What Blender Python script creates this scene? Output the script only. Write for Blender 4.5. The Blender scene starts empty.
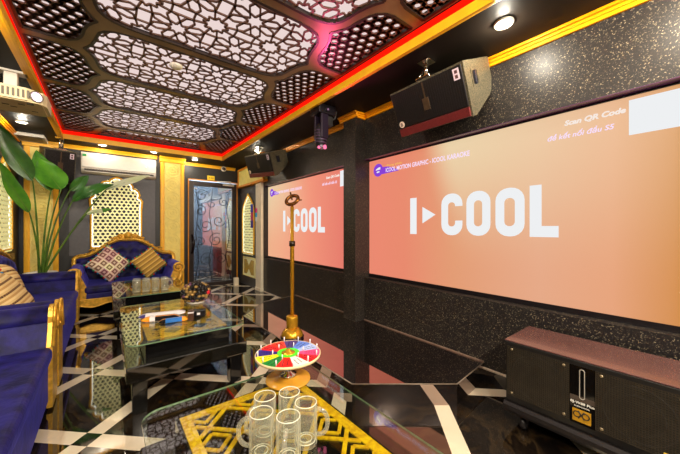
import bpy, bmesh, math, random
from mathutils import Vector, Matrix
random.seed(7)
SC = bpy.context.scene
COL = SC.collection
R = math.radians
PI = math.pi

# ------------------------------------------------------------------ materials
def lin(c):
    out = []
    for v in c[:3]:
        v = v / 255.0
        out.append(v / 12.92 if v <= 0.04045 else ((v + 0.055) / 1.055) ** 2.4)
    return (out[0], out[1], out[2], 1.0)

def new_mat(name):
    m = bpy.data.materials.new(name)
    m.use_nodes = True
    nt = m.node_tree
    return m, nt, nt.nodes['Principled BSDF']

def mat(name, rgb, rough=0.5, metal=0.0, var=0.0, scale=20.0, bump=0.0, bscale=60.0, spec=None, ior=None, coat=0.0, sheen=0.0, rgb2=None, detail=4.0):
    m, nt, p = new_mat(name)
    p.inputs['Base Color'].default_value = lin(rgb)
    p.inputs['Roughness'].default_value = rough
    p.inputs['Metallic'].default_value = metal
    if spec is not None: p.inputs['Specular IOR Level'].default_value = spec
    if ior is not None: p.inputs['IOR'].default_value = ior
    if coat: p.inputs['Coat Weight'].default_value = coat; p.inputs['Coat Roughness'].default_value = 0.05
    if sheen: p.inputs['Sheen Weight'].default_value = sheen; p.inputs['Sheen Roughness'].default_value = 0.35
    if var or rgb2 or bump:
        tc = nt.nodes.new('ShaderNodeTexCoord')
    if var or rgb2:
        n = nt.nodes.new('ShaderNodeTexNoise'); n.inputs['Scale'].default_value = scale; n.inputs['Detail'].default_value = detail
        nt.links.new(tc.outputs['Object'], n.inputs['Vector'])
        r = nt.nodes.new('ShaderNodeValToRGB')
        c = lin(rgb)
        if rgb2: a, b = c, lin(rgb2)
        else:
            a = tuple(max(0, x * (1 - var)) for x in c[:3]) + (1,)
            b = tuple(min(1, x * (1 + var)) for x in c[:3]) + (1,)
        r.color_ramp.elements[0].color = a; r.color_ramp.elements[1].color = b
        r.color_ramp.elements[0].position = 0.35; r.color_ramp.elements[1].position = 0.65
        nt.links.new(n.outputs['Fac'], r.inputs['Fac']); nt.links.new(r.outputs['Color'], p.inputs['Base Color'])
    if bump:
        n2 = nt.nodes.new('ShaderNodeTexNoise'); n2.inputs['Scale'].default_value = bscale
        nt.links.new(tc.outputs['Object'], n2.inputs['Vector'])
        b = nt.nodes.new('ShaderNodeBump'); b.inputs['Strength'].default_value = bump; b.inputs['Distance'].default_value = 0.01
        nt.links.new(n2.outputs['Fac'], b.inputs['Height']); nt.links.new(b.outputs['Normal'], p.inputs['Normal'])
    return m

def emis(name, rgb, strength=1.0):
    m, nt, p = new_mat(name)
    p.inputs['Base Color'].default_value = (0, 0, 0, 1)
    p.inputs['Specular IOR Level'].default_value = 0.0
    p.inputs['Emission Color'].default_value = lin(rgb)
    p.inputs['Emission Strength'].default_value = strength
    return m

def thin_glass(name, tint=(235, 250, 240), ior=1.5, rough=0.0, extra=0.0):
    m = bpy.data.materials.new(name); m.use_nodes = True
    nt = m.node_tree
    for n in list(nt.nodes):
        if n.type != 'OUTPUT_MATERIAL': nt.nodes.remove(n)
    out = nt.nodes[0]
    t = nt.nodes.new('ShaderNodeBsdfTransparent'); t.inputs['Color'].default_value = lin(tint)
    g = nt.nodes.new('ShaderNodeBsdfGlossy'); g.inputs['Roughness'].default_value = rough
    f = nt.nodes.new('ShaderNodeLayerWeight'); f.inputs['Blend'].default_value = 0.5
    f0 = ((ior - 1) / (ior + 1)) ** 2
    pw = nt.nodes.new('ShaderNodeMath'); pw.operation = 'POWER'; pw.inputs[1].default_value = 5.0
    a = nt.nodes.new('ShaderNodeMath'); a.operation = 'MULTIPLY_ADD'; a.use_clamp = True; a.inputs[1].default_value = 1 - f0; a.inputs[2].default_value = f0 + extra
    x = nt.nodes.new('ShaderNodeMixShader')
    nt.links.new(f.outputs['Facing'], pw.inputs[0]); nt.links.new(pw.outputs[0], a.inputs[0]); nt.links.new(a.outputs[0], x.inputs['Fac'])
    nt.links.new(t.outputs[0], x.inputs[1]); nt.links.new(g.outputs[0], x.inputs[2])
    nt.links.new(x.outputs[0], out.inputs['Surface'])
    return m

def math_node(nt, op, a, b=None, clamp=False):
    n = nt.nodes.new('ShaderNodeMath'); n.operation = op; n.use_clamp = clamp
    for i, v in enumerate((a, b)):
        if v is None: continue
        if isinstance(v, (int, float)): n.inputs[i].default_value = v
        else: nt.links.new(v, n.inputs[i])
    return n.outputs[0]

def mix_rgb(nt, fac, a, b):
    n = nt.nodes.new('ShaderNodeMix'); n.data_type = 'RGBA'
    for s, v in ((n.inputs[0], fac), (n.inputs[6], a), (n.inputs[7], b)):
        if isinstance(v, (int, float)): s.default_value = v
        elif isinstance(v, tuple): s.default_value = v
        else: nt.links.new(v, s)
    return n.outputs[2]

def floor_material():
    m, nt, p = new_mat('black marble with cream stripes')
    tc = nt.nodes.new('ShaderNodeTexCoord')
    sep = nt.nodes.new('ShaderNodeSeparateXYZ'); nt.links.new(tc.outputs['Object'], sep.inputs[0])
    X, Y = sep.outputs[0], sep.outputs[1]
    a = R(44); ca, sa = math.cos(a), math.sin(a)
    def stripe(cx, cy, off, pitch, w):
        v = math_node(nt, 'ADD', math_node(nt, 'MULTIPLY', X, cx), math_node(nt, 'MULTIPLY', Y, cy))
        v = math_node(nt, 'ADD', v, -off + pitch * 50 + pitch / 2)
        v = math_node(nt, 'MODULO', v, pitch)
        v = math_node(nt, 'ABSOLUTE', math_node(nt, 'SUBTRACT', v, pitch / 2))
        return math_node(nt, 'LESS_THAN', v, w / 2)
    s1 = stripe(ca, -sa, 0.488, 0.694, 0.100)
    s2 = stripe(sa, ca, 1.525, 0.725, 0.100)
    x = math_node(nt, 'ABSOLUTE', math_node(nt, 'SUBTRACT', s1, s2))     # crossings stay black
    n = nt.nodes.new('ShaderNodeTexNoise'); n.inputs['Scale'].default_value = 2.2; n.inputs['Detail'].default_value = 9; n.inputs['Distortion'].default_value = 1.6
    nt.links.new(tc.outputs['Object'], n.inputs['Vector'])
    r = nt.nodes.new('ShaderNodeValToRGB')
    e = r.color_ramp.elements
    e[0].position = 0.40; e[0].color = lin((14, 10, 8)); e[1].position = 0.62; e[1].color = lin((34, 25, 17))
    v = e.new(0.50); v.color = lin((48, 36, 22)); v2 = e.new(0.53); v2.color = lin((17, 12, 9))
    nt.links.new(n.outputs['Fac'], r.inputs['Fac'])
    n2 = nt.nodes.new('ShaderNodeTexNoise'); n2.inputs['Scale'].default_value = 6; n2.inputs['Detail'].default_value = 6
    nt.links.new(tc.outputs['Object'], n2.inputs['Vector'])
    cr = mix_rgb(nt, n2.outputs['Fac'], lin((226, 208, 180)), lin((240, 224, 198)))
    c = mix_rgb(nt, x, r.outputs['Color'], cr)
    nt.links.new(c, p.inputs['Base Color'])
    p.inputs['Roughness'].default_value = 0.04
    p.inputs['IOR'].default_value = 2.4
    return m

def speckle_material():
    m, nt, p = new_mat('black granite wallpaper with fine tan specks')
    tc = nt.nodes.new('ShaderNodeTexCoord')
    n = nt.nodes.new('ShaderNodeTexNoise'); n.inputs['Scale'].default_value = 135; n.inputs['Detail'].default_value = 2.0; n.inputs['Roughness'].default_value = 0.6
    nt.links.new(tc.outputs['Object'], n.inputs['Vector'])
    r = nt.nodes.new('ShaderNodeValToRGB'); e = r.color_ramp.elements
    e[0].position = 0.45; e[0].color = lin((17, 14, 15)); e[1].position = 0.72; e[1].color = lin((156, 142, 116))
    k = e.new(0.60); k.color = lin((34, 29, 28))
    nt.links.new(n.outputs['Fac'], r.inputs['Fac']); nt.links.new(r.outputs['Color'], p.inputs['Base Color'])
    p.inputs['Roughness'].default_value = 0.42
    return m

def screen_material(name, y_left, y_right, stops, hi_side):
    # the picture that is shown: a coral gradient running across with a beige sweep; it lights the room
    m, nt, p = new_mat(name)
    p.inputs['Base Color'].default_value = (0.02, 0.02, 0.02, 1); p.inputs['Roughness'].default_value = 0.6
    p.inputs['Specular IOR Level'].default_value = 0.1
    tc = nt.nodes.new('ShaderNodeTexCoord'); sep = nt.nodes.new('ShaderNodeSeparateXYZ')
    nt.links.new(tc.outputs['Object'], sep.inputs[0])
    u = math_node(nt, 'DIVIDE', math_node(nt, 'SUBTRACT', sep.outputs[1], y_left), (y_right - y_left))
    v = sep.outputs[2]
    r = nt.nodes.new('ShaderNodeValToRGB'); e = r.color_ramp.elements
    e[0].position = stops[0][0]; e[0].color = lin(stops[0][1]); e[1].position = stops[-1][0]; e[1].color = lin(stops[-1][1])
    for q, c in stops[1:-1]:
        k = e.new(q); k.color = lin(c)
    nt.links.new(u, r.inputs['Fac'])
    s = math_node(nt, 'SUBTRACT', u, hi_side)
    s = math_node(nt, 'ADD', s, math_node(nt, 'MULTIPLY', v, 0.10))
    mr = nt.nodes.new('ShaderNodeMapRange'); mr.interpolation_type = 'SMOOTHSTEP'
    mr.inputs['From Min'].default_value = 0.0; mr.inputs['From Max'].default_value = 0.14
    nt.links.new(s, mr.inputs['Value'])
    fall = nt.nodes.new('ShaderNodeMapRange'); fall.interpolation_type = 'SMOOTHSTEP'
    fall.inputs['From Min'].default_value = 0.95; fall.inputs['From Max'].default_value = 0.08
    nt.links.new(s, fall.inputs['Value'])
    up = nt.nodes.new('ShaderNodeMapRange'); up.interpolation_type = 'SMOOTHSTEP'
    up.inputs['From Min'].default_value = 0.15; up.inputs['From Max'].default_value = 1.35
    nt.links.new(v, up.inputs['Value'])
    f = math_node(nt, 'MULTIPLY', math_node(nt, 'MULTIPLY', mr.outputs[0], fall.outputs[0]), up.outputs[0])
    c = mix_rgb(nt, f, r.outputs['Color'], lin((232, 208, 168)))
    nt.links.new(c, p.inputs['Emission Color']); p.inputs['Emission Strength'].default_value = 1.0
    return m

def stripe_fabric(name, cols, scale, diag=False):
    m, nt, p = new_mat(name)
    tc = nt.nodes.new('ShaderNodeTexCoord')
    sep = nt.nodes.new('ShaderNodeSeparateXYZ'); nt.links.new(tc.outputs['UV'], sep.inputs[0])
    u = sep.outputs[1] if diag else sep.outputs[0]
    v = math_node(nt, 'FRACT', math_node(nt, 'MULTIPLY', u, scale))
    r = nt.nodes.new('ShaderNodeValToRGB'); r.color_ramp.interpolation = 'CONSTANT'
    e = r.color_ramp.elements
    e[0].position = 0; e[0].color = lin(cols[0]); e[1].position = 1.0 / len(cols); e[1].color = lin(cols[1])
    for i in range(2, len(cols)):
        k = e.new(i / len(cols)); k.color = lin(cols[i])
    nt.links.new(v, r.inputs['Fac'])
    # dotted thread along each stripe
    w = math_node(nt, 'FRACT', math_node(nt, 'MULTIPLY', sep.outputs[0] if diag else sep.outputs[1], 26))
    d = math_node(nt, 'MULTIPLY', math_node(nt, 'LESS_THAN', w, 0.45), math_node(nt, 'GREATER_THAN', v, 0.8))
    c = mix_rgb(nt, d, r.outputs['Color'], lin((70, 48, 30)))
    nt.links.new(c, p.inputs['Base Color']); p.inputs['Roughness'].default_value = 0.9
    return m

def patchwork_fabric(name):
    m, nt, p = new_mat(name)
    tc = nt.nodes.new('ShaderNodeTexCoord')
    sep = nt.nodes.new('ShaderNodeSeparateXYZ'); nt.links.new(tc.outputs['UV'], sep.inputs[0])
    def cell(s):
        return math_node(nt, 'FRACT', math_node(nt, 'MULTIPLY', s, 4.5))
    cu, cv = cell(sep.outputs[0]), cell(sep.outputs[1])
    du = math_node(nt, 'ABSOLUTE', math_node(nt, 'SUBTRACT', cu, 0.5)); dv = math_node(nt, 'ABSOLUTE', math_node(nt, 'SUBTRACT', cv, 0.5))
    d = math_node(nt, 'MAXIMUM', du, dv)
    r = nt.nodes.new('ShaderNodeValToRGB'); r.color_ramp.interpolation = 'CONSTANT'; e = r.color_ramp.elements
    e[0].position = 0; e[0].color = lin((216, 178, 150)); e[1].position = 0.16; e[1].color = lin((112, 66, 48))
    k = e.new(0.30); k.color = lin((190, 120, 80)); k = e.new(0.38); k.color = lin((232, 206, 176)); 
    nt.links.new(d, r.inputs['Fac'])
    n = nt.nodes.new('ShaderNodeTexVoronoi'); n.inputs['Scale'].default_value = 4.5
    nt.links.new(tc.outputs['UV'], n.inputs['Vector'])
    h = nt.nodes.new('ShaderNodeHueSaturation'); h.inputs['Saturation'].default_value = 0.8
    wn = nt.nodes.new('ShaderNodeTexWhiteNoise'); 
    fl = nt.nodes.new('ShaderNodeVectorMath'); fl.operation = 'FLOOR'
    sc = nt.nodes.new('ShaderNodeVectorMath'); sc.operation = 'SCALE'; sc.inputs['Scale'].default_value = 4.5
    nt.links.new(tc.outputs['UV'], sc.inputs[0]); nt.links.new(sc.outputs[0], fl.inputs[0]); nt.links.new(fl.outputs[0], wn.inputs['Vector'])
    hv = math_node(nt, 'ADD', math_node(nt, 'MULTIPLY', wn.outputs['Value'], 0.16), 0.42)
    vv = math_node(nt, 'ADD', math_node(nt, 'MULTIPLY', wn.outputs['Value'], 0.5), 0.75)
    nt.links.new(hv, h.inputs['Hue']); nt.links.new(vv, h.inputs['Value'])
    nt.links.new(r.outputs['Color'], h.inputs['Color'])
    nt.links.new(h.outputs['Color'], p.inputs['Base Color']); p.inputs['Roughness'].default_value = 0.9
    return m

def velvet(name, rgb, rgb2):
    m = mat(name, rgb, rough=0.55, rgb2=rgb2, scale=9, detail=6, bump=0.25, bscale=35, sheen=0.35, spec=0.25)
    m.node_tree.nodes['Principled BSDF'].inputs['Sheen Tint'].default_value = lin((90, 90, 230))
    return m

FLOOR = floor_material()
SPECK = speckle_material()
SOFFIT = mat('satin black ceiling paint', (34, 28, 23), 0.55, var=0.15, scale=3, spec=0.1)
BLACKWALL = mat('black wall paint', (22, 18, 17), 0.45, var=0.15, scale=4)
GREYFAB = mat('grey satin wall cloth', (84, 81, 86), 0.45, var=0.08, scale=30, bump=0.1, bscale=90)
GOLD = mat('orange gold painted trim', (240, 152, 8), 0.35, 0.1, var=0.08, scale=12)
GOLD2 = mat('dull gold leaf wood', (222, 168, 58), 0.34, 0.4, var=0.25, scale=25, bump=0.2, bscale=60)
GOLDMAT = mat('yellow gold fretwork', (252, 184, 18), 0.4, 0.0, var=0.3, scale=60)
BRASS = mat('polished brass', (226, 168, 44), 0.25, 0.7, var=0.06, scale=10)
CREAM = mat('cream relief plaster', (242, 222, 126), 0.5, var=0.06, scale=12)
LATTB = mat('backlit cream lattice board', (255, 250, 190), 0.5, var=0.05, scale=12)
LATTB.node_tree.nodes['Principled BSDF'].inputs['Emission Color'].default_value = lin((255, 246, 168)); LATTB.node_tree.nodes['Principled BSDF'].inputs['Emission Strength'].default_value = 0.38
GOLDB = mat('brightened copy of orange gold', (255, 186, 26), 0.4, 0.0, var=0.06, scale=12)  # lighter copy of GOLD; brightness for dimly lit mouldings put into the colour
CREAM2 = mat('cream lattice board', (255, 250, 196), 0.5, var=0.05, scale=12)
IVORY = mat('ivory painted post', (232, 218, 190), 0.5, var=0.05, scale=8)
NAVY = mat('dark navy backing', (26, 24, 44), 0.6, var=0.1)
BRONZE = mat('olive bronze painted band', (138, 114, 76), 0.38, 0.3, var=0.15, scale=5)
LATTICE = mat('dark bronze pierced board', (116, 84, 70), 0.4, 0.3, var=0.15, scale=8)
SHADERIM = mat('bronze edge in shade', (46, 32, 26), 0.35, 0.2, var=0.1)  # shade on the band's side, painted as a dark strip round each cell
BACKLIT = emis('pinkish white backlight', (242, 220, 216), 0.95)
REDLED = emis('red strip light', (255, 22, 6), 1.3)
WHITELED = emis('white strip light', (255, 252, 232), 3.0)
LAMP = emis('lit downlight lens', (255, 244, 214), 14.0)
VELVET = velvet('royal blue velvet', (11, 8, 46), (34, 29, 106))
VELVETLIT = velvet('lit royal blue velvet', (50, 44, 126), (78, 72, 166))  # lit copy of the velvet; light on the arm rolls put into the colour
LACQ = mat('black lacquered wood', (13, 12, 12), 0.12, var=0.2, scale=6, coat=0.5)
SMOKE = mat('black stone slab', (20, 18, 12), 0.05, var=0.3, scale=5, ior=2.6)
STAGE = mat('polished black stage marble', (172, 158, 156), 0.025, 1.0, var=0.05, scale=4)
SKIRT = mat('polished black skirting', (14, 11, 11), 0.06, var=0.2, ior=1.7)
SKIRTTOP = mat('pale skirting bead', (196, 178, 158), 0.4, var=0.1)
PLASTIC = mat('black textured plastic', (30, 28, 28), 0.5, bump=0.15, bscale=180, var=0.1)
def glowy(name, rgb, s=0.55):
    return mat(name, rgb, 0.4, bump=0.15, bscale=150, var=0.08)
SPKSIDE = mat('speckled grey black speaker paint', (44, 40, 32), 0.4, rgb2=(104, 96, 74), scale=120, detail=2, bump=0.2, bscale=150)
GRILLE = mat('dark metal grille', (26, 20, 20), 0.45, 0.4, var=0.3, scale=160, detail=1)
REDBAND = mat('dark red lower grille', (104, 34, 34), 0.35, 0.2, var=0.15, scale=90)
WHITEP = mat('white plastic', (216, 208, 196), 0.4, var=0.03)
CREAMP = mat('aged cream plastic', (226, 206, 160), 0.45, var=0.06)
GREYP = mat('grey plastic', (120, 112, 100), 0.45, var=0.08)
CHROME = mat('chrome', (220, 215, 205), 0.15, 1.0, var=0.05)
TABGLASS = thin_glass('pale green table glass', (246, 250, 244), 1.5, 0.0, 0.075)
GLASSEDGE = mat('green glass edge', (112, 138, 104), 0.1, var=0.1, spec=0.8)
def mug_glass(name='clear drinking glass', base=.095, coef=.85):
    m = bpy.data.materials.new(name); m.use_nodes = True; nt = m.node_tree
    for n in list(nt.nodes):
        if n.type != 'OUTPUT_MATERIAL': nt.nodes.remove(n)
    t = nt.nodes.new('ShaderNodeBsdfTransparent'); t.inputs['Color'].default_value = (.97, .98, .96, 1)
    g = nt.nodes.new('ShaderNodeBsdfGlossy'); g.inputs['Roughness'].default_value = .04
    d = nt.nodes.new('ShaderNodeBsdfTranslucent'); d.inputs['Color'].default_value = lin((250, 246, 226))
    d2 = nt.nodes.new('ShaderNodeBsdfDiffuse'); d2.inputs['Color'].default_value = lin((250, 246, 226))  # pale edge mix stands in for light gathered by thick glass
    md = nt.nodes.new('ShaderNodeMixShader'); md.inputs[0].default_value = .5; nt.links.new(d.outputs[0], md.inputs[1]); nt.links.new(d2.outputs[0], md.inputs[2])
    mg = nt.nodes.new('ShaderNodeMixShader'); mg.inputs[0].default_value = .45; nt.links.new(md.outputs[0], mg.inputs[1]); nt.links.new(g.outputs[0], mg.inputs[2])
    f = nt.nodes.new('ShaderNodeLayerWeight'); f.inputs['Blend'].default_value = .5
    p = math_node(nt, 'POWER', f.outputs['Facing'], 3.6)
    a = math_node(nt, 'ADD', math_node(nt, 'MULTIPLY', p, coef), base, True)
    x = nt.nodes.new('ShaderNodeMixShader'); nt.links.new(a, x.inputs[0]); nt.links.new(t.outputs[0], x.inputs[1]); nt.links.new(mg.outputs[0], x.inputs[2])
    nt.links.new(x.outputs[0], nt.nodes['Material Output'].inputs['Surface'])
    return m
MUGGLASS = mug_glass()
HANDLEGLASS = mug_glass('thick clear glass', .30, .9)
RIMGLASS = mat('glass edge glint', (226, 224, 206), 0.08, var=0.04, spec=1.0)  # opaque pale tubes; the glint of glass edges is put into the colour
LEAF = mat('glossy green leaf', (50, 112, 8), 0.42, rgb2=(84, 148, 16), scale=6, spec=0.5)
LEAFD = mat('dark green leaf', (30, 80, 18), 0.4, rgb2=(54, 114, 30), scale=6)
LEAFW = mat('pale cream leaf', (214, 214, 196), 0.45, rgb2=(196, 206, 150), scale=5)
STEM = mat('green leaf stalk', (92, 128, 34), 0.45, rgb2=(58, 92, 26), scale=8)
SOIL = mat('white pebbles', (214, 206, 190), 0.7, var=0.25, scale=60, bump=0.6, bscale=50)
POT = mat('white glazed pot', (226, 220, 208), 0.3, var=0.03)
REVEAL = mat('reveal with purple screen light', (88, 46, 86), 0.25, var=0.15, scale=3)  # purple light from the screen, painted into the reveal's colour
WHITETXT = emis('white projected letters', (238, 240, 242), 1.0)
PALETXT = emis('pale projected caption', (250, 236, 226), 0.98)
LILACTXT = emis('lilac projected caption', (250, 226, 255), 1.0)
YELTXT = emis('yellow projected caption', (246, 200, 90), 1.0)
PURPLE = emis('purple projected badge', (136, 66, 214), 1.0)
CYANTXT = emis('pale cyan projected tab', (128, 214, 230), 1.0)
FRAMEBLK = mat('black screen frame', (20, 15, 18), 0.3, var=0.1)

# ------------------------------------------------------------------ mesh builder
class M:
    def __init__(s, off=(0, 0, 0)):
        s.bm = bmesh.new(); s.off = Vector(off)
    def merge(s, t, mi=0, mx=None, smooth=False):
        for f in t.faces: f.material_index = mi; f.smooth = smooth
        if mx is not None: bmesh.ops.transform(t, matrix=mx, verts=t.verts)
        me = bpy.data.meshes.new('tmp'); t.to_mesh(me); t.free(); s.bm.from_mesh(me); bpy.data.meshes.remove(me)
        return s
    def box(s, x0, x1, y0, y1, z0, z1, bev=0.0, mi=0, mx=None, seg=2):
        t = bmesh.new()
        bmesh.ops.create_cube(t, size=1.0)
        for v in t.verts:
            v.co = Vector((x0 + (v.co.x + .5) * (x1 - x0), y0 + (v.co.y + .5) * (y1 - y0), z0 + (v.co.z + .5) * (z1 - z0)))
        if bev: bmesh.ops.bevel(t, geom=t.edges[:], offset=bev, segments=seg, affect='EDGES', profile=0.5)
        return s.merge(t, mi, mx, smooth=False)
    def strip(s, a, b, w, z0, z1, f, mi=0):      # a bar from a to b in a plane; f maps (u, v, h) to space
        dx, dy = b[0] - a[0], b[1] - a[1]; L = math.hypot(dx, dy)
        if L < 1e-5: return
        nx, ny = -dy / L * w, dx / L * w
        q = [(a[0] + nx, a[1] + ny), (b[0] + nx, b[1] + ny), (b[0] - nx, b[1] - ny), (a[0] - nx, a[1] - ny)]
        lo = [s.bm.verts.new(f(x, y, z0)) for x, y in q]; hi = [s.bm.verts.new(f(x, y, z1)) for x, y in q]
        fs = [s.bm.faces.new(lo), s.bm.faces.new(hi[::-1])]
        for i in range(4):
            j = (i + 1) % 4; fs.append(s.bm.faces.new((lo[i], hi[i], hi[j], lo[j])))
        for x in fs: x.material_index = mi
    def prism(s, poly, h0, h1, f, mi=0, smooth=False):
        lo = [s.bm.verts.new(f(x, y, h0)) for x, y in poly]; hi = [s.bm.verts.new(f(x, y, h1)) for x, y in poly]
        fs = [s.bm.faces.new(lo[::-1]), s.bm.faces.new(hi)]
        n = len(poly)
        for i in range(n):
            j = (i + 1) % n; q = s.bm.faces.new((lo[i], lo[j], hi[j], hi[i])); q.smooth = smooth; fs.append(q)
        for x in fs: x.material_index = mi
    def holed(s, outer, holes, h0, h1, f, mi=0):
        loops = [outer] + holes
        cu = bpy.data.curves.new('t', 'CURVE'); cu.dimensions = '2D'; cu.fill_mode = 'BOTH'
        for lp in loops:
            sp = cu.splines.new('POLY'); sp.points.add(len(lp) - 1); sp.use_cyclic_u = True
            for pt, (x, y) in zip(sp.points, lp): pt.co = (x, y, 0, 1)
        o = bpy.data.objects.new('t', cu); COL.objects.link(o)
        me = bpy.data.meshes.new_from_object(o.evaluated_get(bpy.context.evaluated_depsgraph_get()))
        for h in (h0, h1):
            t = bmesh.new(); t.from_mesh(me)
            for v in t.verts: v.co = Vector(f(v.co.x, v.co.y, h))
            s.merge(t, mi)
        bpy.data.meshes.remove(me); bpy.data.objects.remove(o); bpy.data.curves.remove(cu)
        for lp in loops:
            n = len(lp)
            lo = [s.bm.verts.new(f(x, y, h0)) for x, y in lp]; hi = [s.bm.verts.new(f(x, y, h1)) for x, y in lp]
            for i in range(n):
                j = (i + 1) % n; q = s.bm.faces.new((lo[i], lo[j], hi[j], hi[i])); q.material_index = mi
    def tube(s, pts, r, seg=8, closed=False, mi=0, cap=True, flat=None):
        pts = [Vector(p) for p in pts]; n = len(pts)
        rr = r if isinstance(r, (list, tuple)) else [r] * n
        tang = []
        for i in range(n):
            a = pts[(i - 1) % n] if (closed or i > 0) else pts[i]
            b = pts[(i + 1) % n] if (closed or i < n - 1) else pts[i]
            d = b - a
            tang.append(d.normalized() if d.length > 1e-9 else Vector((0, 0, 1)))
        u = tang[0].orthogonal().normalized(); rings = []
        for i in range(n):
            u = (u - tang[i] * u.dot(tang[i]))
            u = u.normalized() if u.length > 1e-6 else tang[i].orthogonal().normalized()
            v = tang[i].cross(u)
            rings.append([s.bm.verts.new(pts[i] + (u * math.cos(2 * PI * k / seg) + v * math.sin(2 * PI * k / seg)) * rr[i]) for k in range(seg)])
        m = n if closed else n - 1
        for i in range(m):
            A, B = rings[i], rings[(i + 1) % n]
            for k in range(seg):
                q = s.bm.faces.new((A[k], A[(k + 1) % seg], B[(k + 1) % seg], B[k])); q.smooth = True; q.material_index = mi
        if cap and not closed:
            q = s.bm.faces.new(rings[0][::-1]); q.material_index = mi
            q = s.bm.faces.new(rings[-1]); q.material_index = mi
        return s
    def lathe(s, prof, seg=24, mx=None, mi=0, smooth=True, closed=False):
        mx = mx or Matrix.Identity(4); rings = []
        for r, z in prof:
            if r < 1e-6: rings.append([s.bm.verts.new(mx @ Vector((0, 0, z)))])
            else: rings.append([s.bm.verts.new(mx @ Vector((r * math.cos(2 * PI * k / seg), r * math.sin(2 * PI * k / seg), z))) for k in range(seg)])
        pairs = list(zip(rings, rings[1:])) + ([(rings[-1], rings[0])] if closed else [])
        for A, B in pairs:
            for k in range(seg):
                k2 = (k + 1) % seg
                if len(A) == 1 and len(B) == 1: continue
                if len(A) == 1: q = s.bm.faces.new((A[0], B[k2], B[k]))
                elif len(B) == 1: q = s.bm.faces.new((A[k], A[k2], B[0]))
                else: q = s.bm.faces.new((A[k], A[k2], B[k2], B[k]))
                q.smooth = smooth; q.material_index = mi
        return s
    def ball(s, c, r, mi=0, sub=2, sc=(1, 1, 1)):
        t = bmesh.new(); bmesh.ops.create_icosphere(t, subdivisions=sub, radius=r)
        return s.merge(t, mi, Matrix.Translation(c) @ Matrix.Diagonal((*sc, 1)), True)
    def text(s, body, mx, width=None, height=None, extrude=0.0006, mi=0, bold=0.0, shear=0.0, align='LEFT'):
        cu = bpy.data.curves.new('t', 'FONT'); cu.body = body; cu.size = 1.0; cu.offset = bold; cu.shear = shear; cu.resolution_u = 3
        o = bpy.data.objects.new('t', cu); COL.objects.link(o)
        dg = bpy.context.evaluated_depsgraph_get()
        me = bpy.data.meshes.new_from_object(o.evaluated_get(dg))
        t = bmesh.new(); t.from_mesh(me)
        bpy.data.meshes.remove(me); bpy.data.objects.remove(o); bpy.data.curves.remove(cu)
        if not t.verts: t.free(); return s
        x0 = min(v.co.x for v in t.verts); x1 = max(v.co.x for v in t.verts)
        y0 = min(v.co.y for v in t.verts); y1 = max(v.co.y for v in t.verts)
        sy = height / (y1 - y0) if height else 1.0
        sx = width / (x1 - x0) if width else sy
        for v in t.verts: v.co = Vector(((v.co.x - x0) * sx, (v.co.y - y0) * sy, 0))
        if align == 'CENTER':
            for v in t.verts: v.co.x -= (x1 - x0) * sx / 2
        r = bmesh.ops.extrude_face_region(t, geom=t.faces[:])
        for e in r['geom']:
            if isinstance(e, bmesh.types.BMVert): e.co.z += extrude
        return s.merge(t, mi, mx)
    def build(s, name, mats, parent=None, loc=None, rotz=0.0, recalc=True):
        if recalc: bmesh.ops.recalc_face_normals(s.bm, faces=s.bm.faces[:])
        if s.off.length > 0: bmesh.ops.translate(s.bm, vec=-s.off, verts=s.bm.verts[:])
        me = bpy.data.meshes.new(name); s.bm.to_mesh(me); s.bm.free()
        for x in (mats if isinstance(mats, (list, tuple)) else [mats]): me.materials.append(x)
        o = bpy.data.objects.new(name, me); COL.objects.link(o)
        if parent is not None: o.parent = parent
        if loc is not None: o.location = loc
        if rotz: o.rotation_euler = (0, 0, rotz)
        return o

XY = lambda x, y, h: (x, y, h)
XZ = lambda x, z, h: (x, h, z)
YZ = lambda y, z, h: (h, y, z)
def tag(o, label, cat, group=None):
    o['label'] = label; o['category'] = cat
    if group: o['group'] = group
    return o
def thing(name, label, cat, loc=(0, 0, 0), rotz=0.0, group=None):
    o = bpy.data.objects.new(name, None); COL.objects.link(o); o.empty_display_size = 0.1
    o.location = loc; o.rotation_euler = (0, 0, rotz)
    return tag(o, label, cat, group)
def struct(name, mb, mats, label=None, cat=None):
    o = mb.build(name, mats); o['kind'] = 'structure'
    if label: o['label'] = label
    if cat: o['category'] = cat
    return o
def dup(root, loc, rotz, label, group=None):
    r = root.copy(); COL.objects.link(r); r.location = loc; r.rotation_euler = (0, 0, rotz); r['label'] = label
    if group: r['group'] = group
    for ch in root.children:
        c = ch.copy(); COL.objects.link(c); c.parent = r
        for g in ch.children:
            d = g.copy(); COL.objects.link(d); d.parent = c
    return r
def inside(poly, x, y):
    c = False; n = len(poly); j = n - 1
    for i in range(n):
        xi, yi = poly[i]; xj, yj = poly[j]
        if (yi > y) != (yj > y) and x < (xj - xi) * (y - yi) / (yj - yi) + xi: c = not c
        j = i
    return c
def clip(poly, a, b):
    ts = [0.0, 1.0]; n = len(poly)
    for i in range(n):
        p, q = poly[i], poly[(i + 1) % n]
        d = (b[0] - a[0]) * (q[1] - p[1]) - (b[1] - a[1]) * (q[0] - p[0])
        if abs(d) < 1e-12: continue
        t = ((p[0] - a[0]) * (q[1] - p[1]) - (p[1] - a[1]) * (q[0] - p[0])) / d
        u = ((p[0] - a[0]) * (b[1] - a[1]) - (p[1] - a[1]) * (b[0] - a[0])) / d
        if 0 < t < 1 and -1e-9 <= u <= 1 + 1e-9: ts.append(t)
    ts.sort(); out = []
    L = lambda t: (a[0] + (b[0] - a[0]) * t, a[1] + (b[1] - a[1]) * t)
    for t0, t1 in zip(ts, ts[1:]):
        if t1 - t0 < 1e-6: continue
        mx, my = L((t0 + t1) / 2)
        if inside(poly, mx, my): out.append((L(t0), L(t1)))
    return out
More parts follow.
